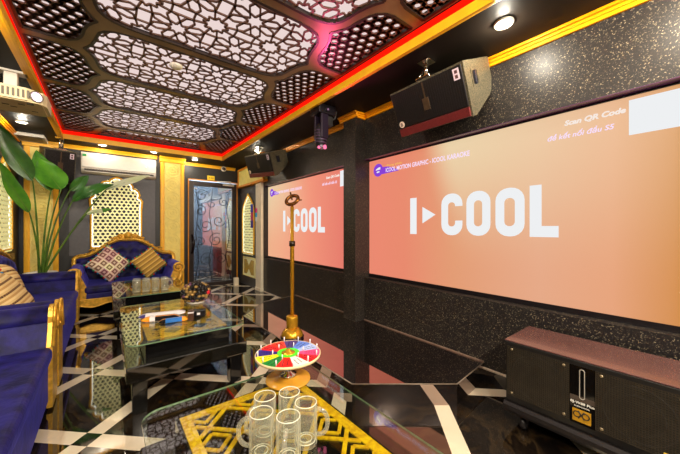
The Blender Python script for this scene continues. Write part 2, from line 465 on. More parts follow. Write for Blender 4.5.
def rrect(x0, x1, y0, y1, r, n=5):
    out = []
    for cx, cy, a0 in ((x1 - r, y1 - r, 0), (x0 + r, y1 - r, 90), (x0 + r, y0 + r, 180), (x1 - r, y0 + r, 270)):
        for k in range(n + 1):
            a = R(a0 + 90 * k / n); out.append((cx + r * math.cos(a), cy + r * math.sin(a)))
    return out
def offset_poly(poly, d):
    n = len(poly); A = sum(poly[i][0] * poly[(i + 1) % n][1] - poly[(i + 1) % n][0] * poly[i][1] for i in range(n))
    sg = 1 if A > 0 else -1; out = []
    for i in range(n):
        p0, p1, p2 = poly[i - 1], poly[i], poly[(i + 1) % n]
        e1 = Vector((p1[0] - p0[0], p1[1] - p0[1])); e2 = Vector((p2[0] - p1[0], p2[1] - p1[1]))
        n1 = Vector((e1.y, -e1.x)).normalized() * sg; n2 = Vector((e2.y, -e2.x)).normalized() * sg
        b = (n1 + n2); b = b.normalized() if b.length > 1e-6 else n1
        k = d / max(0.5, b.dot(n1))
        out.append((p1[0] + b.x * k, p1[1] + b.y * k))
    return out

ROOM_X0, ROOM_X1 = -1.0, 2.33
YB, YD, YF = 6.25, 6.48, -1.4
ZC = 2.50

# ------------------------------------------------------------------ setting: floor, walls
struct('floor', M().box(-1.2, 2.7, YF - .2, 8.2, -0.1, 0.0), FLOOR, 'glossy black marble floor with crossing cream stripes')
w = M(); w.box(-1.2, ROOM_X0, YF - .2, YD + .2, 0, 2.8); struct('wall_left', w, BLACKWALL)
w = M(); w.box(-1.2, 2.7, YF - .2, YF, 0, 2.8); struct('wall_front', w, BLACKWALL)
w = M()
w.box(-1.0, 1.17, YB, YD + .12, 0, 2.8)
w.box(1.17, 1.262, YD, YD + .12, 0, 2.8); w.box(2.245, 2.7, YD, YD + .12, 0, 2.8); w.box(1.262, 2.245, YD, YD + .12, 2.185, 2.8)
struct('wall_back', w, BLACKWALL)
w = M()
O1, O2 = (0.0, 2.49), (2.70, 5.26)                     # the two screen recesses
ZO0, ZO1 = 0.634, 1.988
w.box(2.33, 2.55, YF, YD, ZO1, 2.8); w.box(2.33, 2.55, YF, YD, 0, ZO0)
for a, b in ((YF, O1[0]), (O1[1], O2[0]), (O2[1], YD)): w.box(2.33, 2.55, a, b, ZO0, ZO1)
w.box(2.45, 2.55, O1[0], O1[1], ZO0, ZO1); w.box(2.45, 2.55, O2[0], O2[1], ZO0, ZO1)
struct('wall_right', w, SPECK, 'speckled black wall holding the two recessed screens')
struct('pillar', M().box(2.19, 2.33, 2.49, 2.70, 0, ZC + .1), SPECK, 'speckled black pillar between the two screens')
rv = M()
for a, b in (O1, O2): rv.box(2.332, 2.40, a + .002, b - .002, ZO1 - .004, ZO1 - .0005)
struct('trim_6', rv, REVEAL, 'upper reveals of the screen recesses, coloured with the purple screen light')
# raised stage along the screen wall
SZ = 0.144
stage = [(2.33, 1.118), (1.86, 1.074), (1.303, 1.515), (1.290, 3.50), (1.78, 4.00), (2.33, 4.06)]
st = M(); st.prism(stage, 0, SZ, XY)
struct('platform', st, STAGE, 'low polished black stage along the screen wall')
tr = M()
for a, b in zip(stage[:5], stage[1:6]): tr.tube([(a[0], a[1], SZ), (b[0], b[1], SZ)], 0.004, 6)
struct('trim_5', tr, mat('worn stage nosing', (120, 104, 88), 0.4, var=0.2))
bb = M(); bb.box(2.315, 2.33, YF, 1.118, 0, 0.10); bb.box(2.306, 2.33, YF, 1.118, 0.10, 0.108, mi=1)
bb.box(2.318, 2.33, 4.06, 5.26, 0, 0.014, mi=1); bb.box(2.322, 2.33, 1.118, 2.49, SZ, SZ + 0.010, mi=2); bb.box(2.322, 2.33, 2.70, 4.06, SZ, SZ + 0.010, mi=2)
struct('baseboard_right', bb, [SKIRT, SKIRTTOP, mat('grimy skirting bead', (120, 98, 84), 0.5, var=0.2)])

# ------------------------------------------------------------------ setting: ceiling with the backlit lattice recess
RX0, RX1, RY0, RY1 = -0.50, 1.70, -0.95, 5.68
c = M()
c.box(-1.2, RX0, YF, YD + .12, ZC, 2.8); c.box(RX1, 2.7, YF, YD + .12, ZC, 2.8)
c.box(RX0, RX1, YF, RY0, ZC, 2.8); c.box(RX0, RX1, RY1, YD + .12, ZC, 2.8)
c.box(RX0, RX1, RY0, RY1, 2.70, 2.8)
ceil = struct('ceiling', c, SOFFIT, 'black ceiling with a recessed backlit pierced lattice')
M().box(RX0, RX1, RY0, RY1, 2.672, 2.68).build('light_panel', BACKLIT, ceil)
led = M(); g = .012
led.box(RX0, RX0 + g, RY0, RY1, 2.532, 2.580); led.box(RX1 - g, RX1, RY0, RY1, 2.532, 2.580); led.box(RX0 + g, RX1 - g, RY1 - g, RY1, 2.532, 2.580)
led.build('strip_light', REDLED, ceil)
def trim_profile(mb, path, outward, w=0.060, z=ZC):
    # stepped gold moulding swept along straight runs: path = [(x,y),(x,y)]; outward = unit vector away from the recess
    (x0, y0), (x1, y1) = path; ox, oy = outward
    for a, b, zz0, zz1 in ((-.018, w - .018, z - .018, z + .02), (-.022, w * .62 - .02, z - .034, z - .014), (-.026, w * .25 - .02, z - .044, z - .03), (-.020, 0.0, z - .03, z + .026)):
        xs = sorted((x0 + ox * a, x1 + ox * b)) if ox else sorted((x0, x1)); ys = sorted((y0 + oy * a, y1 + oy * b)) if oy else sorted((y0, y1))
        mb.box(xs[0], xs[1], ys[0], ys[1], zz0, zz1, bev=0.003)
gt = M()
trim_profile(gt, ((RX0, RY0), (RX0, RY1 + .044)), (-1, 0)); trim_profile(gt, ((RX1, RY0), (RX1, RY1 + .044)), (1, 0)); trim_profile(gt, ((RX0 - .02, RY1), (RX1 + .02, RY1)), (0, 1))
struct('trim_1', gt, GOLDB, 'orange-gold moulding round the ceiling recess')
# the ogee field: central cells between bands, side cells staggered by half
PITCH, BAND0, XC = 0.88, 1.69, 0.60
END = [(.42, .398), (.50, .392), (.565, .375), (.61, .345), (.64, .30), (.655, .24), (.665, .175), (.685, .10), (.712, .04), (.735, 0)]
def central(ym):
    pr_ = [(XC + x, ym + y) for x, y in END]; pr_ += [(XC + x, ym - y) for x, y in END[-2::-1]]
    pl = [(2 * XC - x, y) for x, y in pr_]
    return pr_[::-1] + pl
SIDE = [(.65, 0), (.675, .035), (.705, .09), (.722, .15), (.733, .22), (.748, .28), (.775, .335), (.82, .375), (.88, .392)]
def side(yb, sgn):
    e = 1.062
    pts = [(e, .392)] + [(x, y) for x, y in SIDE[::-1]] + [(x, -y) for x, y in SIDE[1:]] + [(e, -.392)]
    return [(XC + sgn * x, yb + y) for x, y in pts]
def crop_y(poly, lo, hi):
    out = poly
    for lim, keep in ((lo, lambda y: y >= lo), (hi, lambda y: y <= hi)):
        res = []
        for i in range(len(out)):
            a, b = out[i - 1], out[i]
            if keep(a[1]) != keep(b[1]):
                t = (lim - a[1]) / (b[1] - a[1]); res.append((a[0] + (b[0] - a[0]) * t, lim))
            if keep(b[1]): res.append(b)
        out = res
        if not out: return out
    return out
cells = []
for k in range(-3, 5):
    yb = BAND0 + PITCH * k; ym = yb + PITCH / 2
    q = crop_y(central(ym), RY0 + .02, RY1 - .02)
    if len(q) > 3: cells.append((q, 'c', ym))
    for sg in (-1, 1):
        q = crop_y(side(yb, sg), RY0 + .02, RY1 - .02)
        if len(q) > 3: cells.append((q, 's', yb))
ZL = 2.600
fr = M(); fr.holed([(RX0 + .013, RY0), (RX1 - .013, RY0), (RX1 - .013, RY1 - .013), (RX0 + .013, RY1 - .013)], [q for q, t, y in cells], ZL - .012, ZL + .018, XY)
fr.build('ogee_band', BRONZE, ceil)
def star_segments(x0, x1, y0, y1, ox, oy, p):
    segs = []
    b = .084 * p / .4; a = .541 * b; k4 = p / .4; ro = .172 * k4
    def add(l, closed=True):
        n = len(l)
        for i in range(n if closed else n - 1): segs.append((l[i], l[(i + 1) % n]))
    i0, i1 = math.floor((x0 - ox) / p) - 1, math.ceil((x1 - ox) / p) + 1
    j0, j1 = math.floor((y0 - oy) / p) - 1, math.ceil((y1 - oy) / p) + 1
    P = lambda cx, cy, r, deg: (cx + r * math.cos(R(deg)), cy + r * math.sin(R(deg)))
    for i in range(i0, i1 + 1):
        for j in range(j0, j1 + 1):
            cx, cy = ox + i * p, oy + j * p
            for k in range(8):
                ax = 22.5 + 45 * k
                V, T0, T1 = P(cx, cy, a, ax), P(cx, cy, b, ax - 22.5), P(cx, cy, b, ax + 22.5)
                hw = b * math.sin(R(22.5)); d = .142 * k4
                dirx, diry = math.cos(R(ax)), math.sin(R(ax))
                E0 = (cx + dirx * d + diry * hw, cy + diry * d - dirx * hw); E1 = (cx + dirx * d - diry * hw, cy + diry * d + dirx * hw)
                O = P(cx, cy, ro, ax)
                add([V, T0, E0, O, E1, T1])
                if k % 2 == 1: segs.append((O, P(cx, cy, ro, ax + 45)))
            bx, by = cx + p / 2, cy + p / 2
            add([P(bx, by, (.084 if k % 2 == 0 else .056) * k4, 22.5 * k) for k in range(16)])
            for sx in (-1, 1):
                for sy in (-1, 1):
                    for fx, fy in ((.9239, .3827), (.3827, .9239)):
                        O = (bx + sx * (p / 2 - ro * fx), by + sy * (p / 2 - ro * fy))
                        an = math.degrees(math.atan2(O[1] - by, O[0] - bx)); an = 22.5 + 45 * round((an - 22.5) / 45)
                        segs.append((P(bx, by, .056 * k4, an), O))
                q = (p / 2 - ro * .9239, p / 2 - ro * .3827)
                segs.append(((bx + sx * q[0], by - q[1]), (bx + sx * q[0], by + q[1]))) if False else None
            ox_, oy_ = p / 2 - ro * .9239, p / 2 - ro * .3827
            for sg in (-1, 1):
                segs.append(((bx - ox_, by + sg * oy_), (bx + ox_, by + sg * oy_))); segs.append(((bx + sg * oy_, by - ox_), (bx + sg * oy_, by + ox_)))
    return segs
def kagome_segments(x0, x1, y0, y1, ox, oy, s):
    segs = []
    cx, cy = (x0 + x1) / 2, (y0 + y1) / 2; rad = math.hypot(x1 - x0, y1 - y0) / 2 + s
    for ang in (0, 60, 120):
        d = (math.cos(R(ang)), math.sin(R(ang))); n = (-d[1], d[0])
        sp = s * math.sqrt(3) / 2
        base = (ox - cx) * n[0] + (oy - cy) * n[1]
        k0 = int(-rad / sp) - 2
        for k in range(k0, -k0 + 1):
            o = base % sp + (k + 0.5) * sp
            if abs(o) > rad: continue
            px, py = cx + n[0] * o, cy + n[1] * o
            segs.append(((px - d[0] * rad, py - d[1] * rad), (px + d[0] * rad, py + d[1] * rad)))
    return segs
for q, t, y in cells:
    xs = [p[0] for p in q]; ys = [p[1] for p in q]
    mb = M()
    if t == 'c':
        segs = star_segments(min(xs), max(xs), min(ys), max(ys), .793, y - .20, .40); wd = .0066
    else:
        segs = kagome_segments(min(xs), max(xs), min(ys), max(ys), 1.457, 1.694, .078); wd = .0140
    for a, b in segs:
        for u, v in clip(q, a, b): mb.strip(u, v, wd, ZL - .004, ZL + .005, XY)
    n = len(q)
    for i in range(n): mb.strip(q[i], q[(i + 1) % n], .010, ZL - .015, ZL + .012, XY, 1)
    mb.build('lattice_panel', [LATTICE, SHADERIM], ceil, recalc=False)

# crown mouldings
cr = M()
def crown(mb, x0, x1, y0, y1, ax):
    # three stepped strips against a wall; ax = direction from the wall into the room
    for d, z0, z1 in ((.022, 2.440, 2.470), (.034, 2.462, 2.486), (.052, 2.480, 2.4995)):
        if ax == '-x': mb.box(x1 - d, x1, y0, y1, z0, z1, bev=.004)
        elif ax == '+x': mb.box(x0, x0 + d, y0, y1, z0, z1, bev=.004)
        elif ax == '-y': mb.box(x0, x1, y1 - d, y1, z0, z1, bev=.004)
        elif ax == '+y': mb.box(x0, x1, y0, y0 + d, z0, z1, bev=.004)
crown(cr, 2.2, 2.33, YF, 2.438, '-x'); crown(cr, 2.2, 2.33, 2.752, 5.26, '-x'); crown(cr, 2.0, 2.19, 2.438, 2.752, '-x')
crown(cr, 2.19, 2.33, 2.44, 2.49, '-y'); crown(cr, 2.19, 2.33, 2.70, 2.75, '+y')
struct('trim_2', cr, GOLD, 'orange-gold crown moulding along the screen wall')
cr = M(); crown(cr, -0.52, .72, 6.0, YB, '-y'); crown(cr, 1.19, 2.20, 6.3, YD, '-y'); struct('trim_3', cr, GOLDB, 'orange-gold crown moulding along the back wall')
cr = M(); crown(cr, ROOM_X0, 0, YF, 6.20, '+x'); struct('trim_4', cr, GOLD, 'orange-gold crown moulding along the left wall')

# ------------------------------------------------------------------ screens
def on_screen(y, z, h=0.0):    # text frame on the screen plane: right = -Y, up = Z, out = -X
    return Matrix(((0, 0, -1, 2.408 - h), (-1, 0, 0, y), (0, 1, 0, z), (0, 0, 0, 1)))
def stroke_poly(pts, w):
    return pts
def rounded_bar(x0, x1, y0, y1, r, n=6): return rrect(x0, x1, y0, y1, r, n)
def make_screen(label, y_left, stops, hi, group):
    W, z0, z1 = 2.425, 0.672, 1.972
    base = (2.43, y_left - W / 2, 0)
    t = thing('projection_screen', label, 'screen', (2.43, y_left - W / 2, z0))
    off = (2.43, y_left - W / 2, z0)
    d = M(off); d.box(2.410, 2.43, y_left - W, y_left, z0, z1)
    d.build('picture', screen_material('coral projected picture', W / 2, -W / 2, stops, hi), t)
    f = M(off)
    f.box(2.402, 2.448, y_left - W - .012, y_left + .012, ZO0 + .001, z0); f.box(2.402, 2.448, y_left - W - .012, y_left + .012, z1, ZO1 - .001)
    f.box(2.402, 2.448, y_left, y_left + .012, z0, z1); f.box(2.402, 2.448, y_left - W - .012, y_left - W, z0, z1)
    f.build('frame', FRAMEBLK, t)
    o = y_left - 2.514
    L = M(off)
    def put(poly, holes=()):
        fn = lambda a, b, h: (2.4095 - h, o + a, b)
        if holes: L.holed(poly, list(holes), 0, .001, fn)
        else: L.prism(poly, 0, .001, fn)
    zb, zt = 1.136, 1.507
    put([(1.825, 1.140), (1.903, 1.140), (1.903, 1.500), (1.825, 1.500)])
    put([(1.756, 1.245), (1.756, 1.405), (1.612, 1.325)])
    def ring(a0, a1, wd, opened=False):
        w_ = a1 - a0; r = w_ * .46
        if not opened:
            put(rrect(a0, a1, zb, zt, r), [rrect(a0 + wd, a1 - wd, zb + .078, zt - .078, (w_ - 2 * wd) * .46)])
        else:      # the letter C opens to the right, which is towards smaller Y
            out = rrect(a0, a1, zb, zt, r); inn = rrect(a0 + wd, a1 - wd, zb + .078, zt - .078, (w_ - 2 * wd) * .46)
            lo, hi_ = 1.265, 1.392
            n = 6
            # walk the outline from the upper terminal round the back to the lower one
            tr_, tl, bl, br = out[0:n], out[n:2 * n], out[2 * n:3 * n], out[3 * n:4 * n]
            itr, itl, ibl, ibr = inn[0:n], inn[n:2 * n], inn[2 * n:3 * n], inn[3 * n:4 * n]
            outer = [(a0, hi_)] + tl[::-1] + tr_[::-1] + br[::-1] + bl[::-1] + [(a0, lo)]
            inner = [(a0 + wd, lo)] + ibl + ibr + itr + itl + [(a0 + wd, hi_)]
            put(outer + inner)
    ring(1.345, 1.549, .068, True); ring(1.108, 1.309, .066); ring(.862, 1.069, .066)
    put([(.829, zb), (.829, zt), (.754, zt), (.754, 1.214), (.654, 1.214), (.654, zb)])
    L.build('logo_letters', WHITETXT, t)
    c_ = M(off)
    c_.text('ICOOL MOTION GRAPHIC - ICOOL KARAOKE', on_screen(o + 2.235, 1.812), width=.955, height=.046, mi=0, bold=.022)
    c2 = M(off); c2.text('Đang phát:', on_screen(o + 2.225, 1.868), width=.22, height=.026, mi=0, bold=.006)
    c3 = M(off); c3.text('Scan QR Code', on_screen(o + .622, 1.876), width=.300, height=.042, mi=0, bold=.05, shear=.2)
    c4 = M(off); c4.text('để kết nối đầu S5', on_screen(o + .718, 1.800), width=.345, height=.042, mi=0, bold=.02, shear=.2)
    c_.build('song_title', LILACTXT, t); c2.build('small_heading', YELTXT, t); c3.build('caption', PALETXT, t); c4.build('subtitle', LILACTXT, t)
    b_ = M(off)
    fn = lambda a, b, h: (2.4097 - h, o + a, b)
    b_.prism([(2.352 + .072 * math.cos(2 * PI * k / 28), 1.853 + .072 * math.sin(2 * PI * k / 28)) for k in range(28)], 0, .0008, fn)
    b_.prism([(2.30, 1.80), (2.05, 1.806), (2.09, 1.83), (2.20, 1.872), (2.30, 1.88)], -.0002, .0003, fn)
    b_.prism([(2.388, 1.853), (2.318, 1.858), (2.318, 1.885), (2.352, 1.880), (2.388, 1.864)], .0009, .0014, fn, 1); b_.prism([(2.374, 1.822), (2.332, 1.826), (2.332, 1.842), (2.374, 1.838)], .0009, .0014, fn, 1)
    b_.build('badge', [PURPLE, WHITETXT], t)
    k_ = M(off); k_.prism([(.310, 1.745), (.310, 1.950), (.106, 1.950), (.106, 1.745)], 0, .0008, fn)
    k_.build('white_card', WHITETXT, t)
    return t
make_screen('large coral screen at the right with a big white logo, above the floor speaker', 2.510,
            [(0.0, (234, 134, 110)), (.22, (230, 134, 106)), (.45, (224, 152, 112)), (.72, (226, 164, 130)), (.88, (226, 158, 118)), (1.0, (206, 134, 62))], .43, None)
make_screen('farther coral screen beyond the pillar, behind the brass microphone stand', 5.247,
            [(0.0, (238, 176, 138)), (.25, (240, 168, 134)), (.6, (240, 146, 120)), (1.0, (226, 118, 104))], -.14, None)

# ------------------------------------------------------------------ wall lattice panels
def hex_plate(mb, outline, pitch, f, h0, h1, mi=0):
    xs = [p[0] for p in outline]; ys = [p[1] for p in outline]
    dy = pitch * math.sqrt(3) / 2; R0 = pitch / math.sqrt(3)
    nj = int((max(ys) - min(ys)) / dy) + 2; ni = int((max(xs) - min(xs)) / pitch) + 2
    cx = (min(xs) + max(xs)) / 2
    for j in range(-1, nj + 1):
        for i in range(-ni, ni + 1):
            x = cx + (i + (j % 2) * .5) * pitch; y = min(ys) + j * dy
            hexa = [(x + R0 * math.cos(R(30 + 60 * k)), y + R0 * math.sin(R(30 + 60 * k))) for k in range(6)]
            if not any(inside(outline, *p) for p in hexa): continue
            if not inside(outline, x, y): continue
            ii = i - (j - (j % 2)) // 2
            big = ((ii - j) % 3 == 0)
            n = 12
            if big: hole = [(x + (pitch * (.455 if k % 2 == 0 else .33)) * math.cos(R(30 * k)), y + (pitch * (.455 if k % 2 == 0 else .33)) * math.sin(R(30 * k))) for k in range(n)]
            else: hole = [(x + pitch * .325 * math.cos(R(30 * k)), y + pitch * .325 * math.sin(R(30 * k))) for k in range(n)]
            out = []
            for k in range(n):
                a = R(30 * k)
                rr = R0 * math.cos(PI / 6) / max(.001, math.cos(((30 * k + 30) % 60 - 30) * PI / 180)) if (k % 2 == 0) else R0
                out.append((x + rr * math.cos(a), y + rr * math.sin(a)))
            for h, flip in ((h0, 0), (h1, 1)):
                A = [mb.bm.verts.new(f(px, py, h)) for px, py in out]; B = [mb.bm.verts.new(f(px, py, h)) for px, py in hole]
                for k in range(n):
                    q = mb.bm.faces.new((A[k], A[(k + 1) % n], B[(k + 1) % n], B[k])); q.material_index = mi
            A = [mb.bm.verts.new(f(px, py, h0)) for px, py in hole]; B = [mb.bm.verts.new(f(px, py, h1)) for px, py in hole]
            for k in range(n):
                q = mb.bm.faces.new((A[k], A[(k + 1) % n], B[(k + 1) % n], B[k])); q.material_index = mi
def arch_outline(hw, z0, zs, lobes, zt):
    right = [(hw, z0), (hw, zs)] + lobes
    left = [(-x, z) for x, z in lobes[::-1]] + [(-hw, zs), (-hw, z0)]
    return right + [(0, zt)] + left
def lattice_panel(label, f, out, pitch, base, off, led_side=None):
    t = thing('lattice_panel', label, 'wall panel', base)
    k = M(off); k.prism(out, .002, .010, f); k.build('backing', NAVY, t)
    g = M(off); n = len(out)
    inn = offset_poly(out, -.020)
    for i in range(n): g.strip(inn[i], inn[(i + 1) % n], .007, .010, .018, f)
    g.build('strip_light', WHITELED, t)
    l = M(off); hex_plate(l, offset_poly(out, -.006), pitch, f, .034, .037); l.build('lattice', LATTB, t, recalc=False)
    r = M(off); r.tube([f(x, y, .030) for x, y in out], .016, 8, closed=True); r.build('frame', GOLDB, t)
    return t
lob = [(.345, 1.60), (.352, 1.66), (.325, 1.70), (.30, 1.715), (.312, 1.77), (.295, 1.83), (.25, 1.865), (.215, 1.87), (.218, 1.91), (.19, 1.955), (.14, 1.972), (.105, 1.97), (.09, 2.00), (.05, 2.028)]
oB = [(x + .140, z) for x, z in arch_outline(.338, .88, 1.54, lob, 2.045)]
lattice_panel('backlit cream lattice panel with scalloped gold frame above the back sofa', lambda x, z, h: (x, YB - .010 - h, z), oB, .062, (.14, YB - .02, .88), (.14, YB - .02, .88))
gp = M((.115, YB, .76)); gp.box(-.46, .69, YB - .010, YB, .76, 2.36, bev=.003)
tag(gp.build('wall_panel', GREYFAB, loc=(.115, YB, .76)), 'flat grey cloth wall panel behind the lattice above the back sofa', 'wall panel')
lob2 = [(.34, 1.74), (.315, 1.80), (.26, 1.85), (.24, 1.90), (.16, 1.95), (.09, 1.98), (.05, 2.03)]
oL = [(y + 5.32, z) for y, z in arch_outline(.34, .93, 1.66, lob2, 2.06)]
lattice_panel('backlit cream lattice panel on the left wall beside the plant', lambda y, z, h: (ROOM_X0 + h, y, z), oL, .062, (ROOM_X0, 5.32, .93), (ROOM_X0, 5.32, .93))
s_ = M((ROOM_X0, 5.3, .79)); s_.box(ROOM_X0, ROOM_X0 + .05, 5.25, 5.72, .79, .87, bev=.006)
tag(s_.build('wall_shelf', mat('brown wood ledge', (112, 78, 40), .4, var=.2, scale=10), loc=(ROOM_X0, 5.3, .79)), 'narrow brown ledge under the left lattice panel', 'ledge')
# niche beside the door, on the right wall
nb = M((2.32, 5.96, 0)); nb.box(2.312, 2.33, 5.53, 6.46, 0, 2.06, bev=.003)
tag(nb.build('wall_panel', mat('dark grey wall board', (70, 66, 64), .4, var=.1), loc=(2.32, 5.96, 0)), 'dark grey panel beside the door holding the narrow pointed lattice', 'wall panel')
lob3 = [(.30, 1.50), (.285, 1.60), (.24, 1.68), (.19, 1.73), (.13, 1.79), (.06, 1.84)]
oR = [(y + 5.925, z) for y, z in arch_outline(.305, .68, 1.40, lob3, 1.90)]
lattice_panel('narrow pointed cream lattice panel right of the door', lambda y, z, h: (2.310 - h, y, z), oR, .062, (2.30, 5.925, .68), (2.30, 5.925, .68))
t = thing('wall_plaque', 'square gold and cream plaque under the pointed lattice panel', 'plaque', (2.31, 5.92, .20))
off = (2.31, 5.92, .20)
fY = lambda y, z, h: (2.312 - h, y, z)
pq = M(off); pq.box(2.298, 2.312, 5.59, 6.25, .20, .60, bev=.003); pq.build('board', CREAM2, t)
pq = M(off)
pq.prism([(5.66, .25), (5.80, .25), (5.92, .37), (6.04, .25), (6.18, .25), (6.18, .55), (6.04, .55), (5.92, .43), (5.80, .55), (5.66, .55)], .014, .018, fY)
pq.build('ornament', mat('mustard ornament', (196, 160, 60), .45, var=.15, scale=30), t)
pq = M(off); q = [(5.60, .21), (6.24, .21), (6.24, .59), (5.60, .59)]
pq.tube([fY(y, z, .016) for y, z in q], .008, 6, closed=True); pq.build('frame', CREAM, t)
pq = M((2.30, 5.395, 0)); pq.box(2.275, 2.3295, 5.275, 5.525, 0, 2.06, bev=.006); pq.box(2.262, 2.3295, 5.270, 5.528, 0, .06, bev=.004)
tag(pq.build('pilaster', IVORY, loc=(2.30, 5.395, 0)), 'plain ivory post between the far screen and the pointed lattice', 'pilaster')
t = thing('cornice_box', 'gold edged cream box above the pointed lattice, behind the middle speaker', 'cornice', (2.29, 5.8, 2.07)); off = (2.29, 5.8, 2.07)
pq = M(off); pq.box(2.25, 2.33, 5.10, 6.44, 2.08, 2.44, bev=.004); pq.build('body', CREAM, t)
pq = M(off)
for a, b, zz in ((5.10, 6.44, 2.075), (5.10, 6.44, 2.43)): pq.box(2.238, 2.33, a - .012, b, zz - .012, zz + .03, bev=.003)
pq.box(2.238, 2.262, 5.09, 5.13, 2.10, 2.42); pq.box(2.238, 2.262, 6.39, 6.43, 2.10, 2.42); pq.build('gold_edge', GOLD, t)
for nm, ys, zs, cols, lb in (('pennant', (5.60, 5.72), (1.20, 1.66), ((46, 34, 168), (190, 24, 84), (60, 30, 140)), 'long blue and crimson strip hanging over the pointed lattice'),
                             ('sticker', (5.44, 5.52), (1.33, 1.58), ((240, 20, 140), (40, 180, 230), (240, 240, 240)), 'small pink, blue and white strip on the ivory post')):
    xx = 2.256 if nm == 'pennant' else 2.2725
    pm = M((xx, sum(ys) / 2, zs[0])); n = 3
    for i in range(n):
        z1 = zs[1] - (zs[1] - zs[0]) * i / n; z0 = zs[1] - (zs[1] - zs[0]) * (i + 1) / n
        pm.box(xx - .004, xx, ys[0], ys[1], z0, z1, mi=i)
    if nm == 'pennant': pm.box(xx - .006, 2.2655, ys[0], ys[1], zs[1], zs[1] + .01)
    tag(pm.build(nm, [mat('strip colour %d' % i, cc, .5, var=.1) for i, cc in enumerate(cols)], loc=(xx, sum(ys) / 2, zs[0])), lb, 'pennant' if nm == 'pennant' else 'sticker')

# gold-framed rosette pilasters on the back wall
def rosette_pilaster(label, x0, x1, yf):
    cx = (x0 + x1) / 2
    t = thing('pilaster', label, 'pilaster', (cx, yf, 0)); off = (cx, yf, 0)
    b = M(off); b.box(x0 + .02, x1 - .02, yf + .015, YB, .0, 2.44); b.build('board', CREAM, t)
    f = M(off)
    for a in (x0, x1 - .062): f.box(a, a + .062, yf, YB, 0, 2.44, bev=.005); f.box(a + .012, a + .05, yf - .01, yf + .01, 0, 2.42, bev=.005)
    f.box(x0 - .015, x1 + .015, yf - .03, YB, 2.40, 2.4995, bev=.006); f.box(x0 - .02, x1 + .02, yf - .045, YB, 2.46, 2.4995, bev=.004)
    f.box(x0, x1, yf, YB, 0, .09, bev=.005)
    f.build('frame', GOLDB, t)
    z = 2.26; rr = (x1 - x0 - .13) / 2
    while z > .12:
        r = M(off)
        for q in (1.0, .62, .28):
            r.lathe([(rr * q - .016, 0), (rr * q - .002, .022), (rr * q + .003, 0)], 28, Matrix.Translation((cx, yf + .0155, z)) @ Matrix.Rotation(R(90), 4, 'X'))
        r.ball((cx, yf + .014, z), .012, sub=1)
        r.build('rosette', CREAM, t); z -= rr * 2 + .004
    return t
rosette_pilaster('gold framed cream pilaster with stacked rosettes, left of the glass door', .765, 1.150, 6.19)
rosette_pilaster('gold framed cream pilaster with rosettes in the corner behind the plant', -.945, -.575, 6.21)

# ------------------------------------------------------------------ door and the passage behind it
d0 = bpy.data.objects.new('door_1', None); COL.objects.link(d0); d0.location = (1.75, YD, 0); d0['kind'] = 'structure'; d0['label'] = 'black framed glass door with curled ironwork in the back wall'
off = (1.75, YD, 0)
f = M(off)
for a, b in ((1.284, 1.372), (2.13, 2.225)): f.box(a, b, YD - .03, YD + .03, .005, 2.15, bev=.004)
f.box(1.372, 2.13, YD - .03, YD + .03, 2.05, 2.15, bev=.004); f.box(1.372, 2.13, YD - .03, YD + .03, .005, .075, bev=.004)
f.build('leaf_frame', mat('dark bronze door stile', (48, 38, 36), .3, .2, var=.15), d0)
f = M(off)
for a, b in ((1.264, 1.280), (2.229, 2.243)): f.box(a, b, YD - .045, YD + .05, 0, 2.183, bev=.003)
f.box(1.264, 2.243, YD - .045, YD + .05, 2.168, 2.183, bev=.003); f.build('door_frame', GOLD, d0)
DOORGLASS = thin_glass('tinted door glass', (200, 205, 210), 1.5, 0.02, 0.40)
M(off).box(1.372, 2.13, YD - .006, YD + .006, .075, 2.05).build('pane', DOORGLASS, d0)
sc_ = M(off)
def spiral(cx, cz, r0, turns, a0, sgn, n=26):
    return [(cx + r0 * (1 - k / n * .85) * math.cos(a0 + sgn * 2 * PI * turns * k / n), YD - .012, cz + r0 * (1 - k / n * .85) * math.sin(a0 + sgn * 2 * PI * turns * k / n)) for k in range(n + 1)]
for cx, cz, r0, tu, a0, sg in ((1.53, 1.86, .14, 1.5, 0, 1), (1.50, 1.55, .12, 1.4, 2, -1), (1.72, 1.70, .10, 1.4, 1, 1), (1.60, 1.25, .15, 1.5, 3, 1), (1.86, 1.35, .13, 1.4, 0, -1), (1.50, .92, .12, 1.4, 4, -1), (1.80, .95, .15, 1.5, 1, 1), (1.62, .55, .16, 1.5, 0, 1), (1.90, .55, .12, 1.4, 2, -1), (1.52, .28, .11, 1.4, 3, 1), (1.80, .25, .12, 1.4, 5, -1), (1.96, 1.75, .10, 1.3, 2, 1)):
    sc_.tube(spiral(cx, cz, r0, tu, a0, sg), .0065, 6)
for pts in ([(1.40, .10), (1.47, .6), (1.41, 1.1), (1.47, 1.6), (1.40, 2.03)], [(1.72, .10), (1.66, .55), (1.74, 1.0), (1.67, 1.5), (1.74, 2.03)], [(2.10, .10), (2.00, .6), (2.09, 1.1), (2.02, 1.6), (2.09, 2.03)]):
    sc_.tube([(x, YD - .012, z) for x, z in pts], .006, 6)
sc_.build('ironwork', mat('black ironwork', (26, 22, 24), .35, .4, var=.1), d0)
h = M(off)
h.tube([(1.335 + .0, YD - .03, 1.06), (1.345, YD - .075, 1.02), (1.36, YD - .10, .88), (1.345, YD - .075, .74), (1.335, YD - .03, .70)], .022, 10)
h.build('handle', mat('dark door pull', (28, 18, 22), .2, .3, var=.1), d0)
h = M(off); h.box(1.93, 2.16, YD - .075, YD - .03, 2.09, 2.13, bev=.006)
h.tube([(2.08, YD - .07, 2.13), (2.04, YD - .22, 2.16), (1.80, YD - .10, 2.165)], .011, 8); h.build('door_closer', WHITEP, d0)
sg_ = M((1.70, YD - .03, 2.185)); sg_.box(1.63, 1.775, YD - .012, YD, 2.195, 2.285, bev=.003)
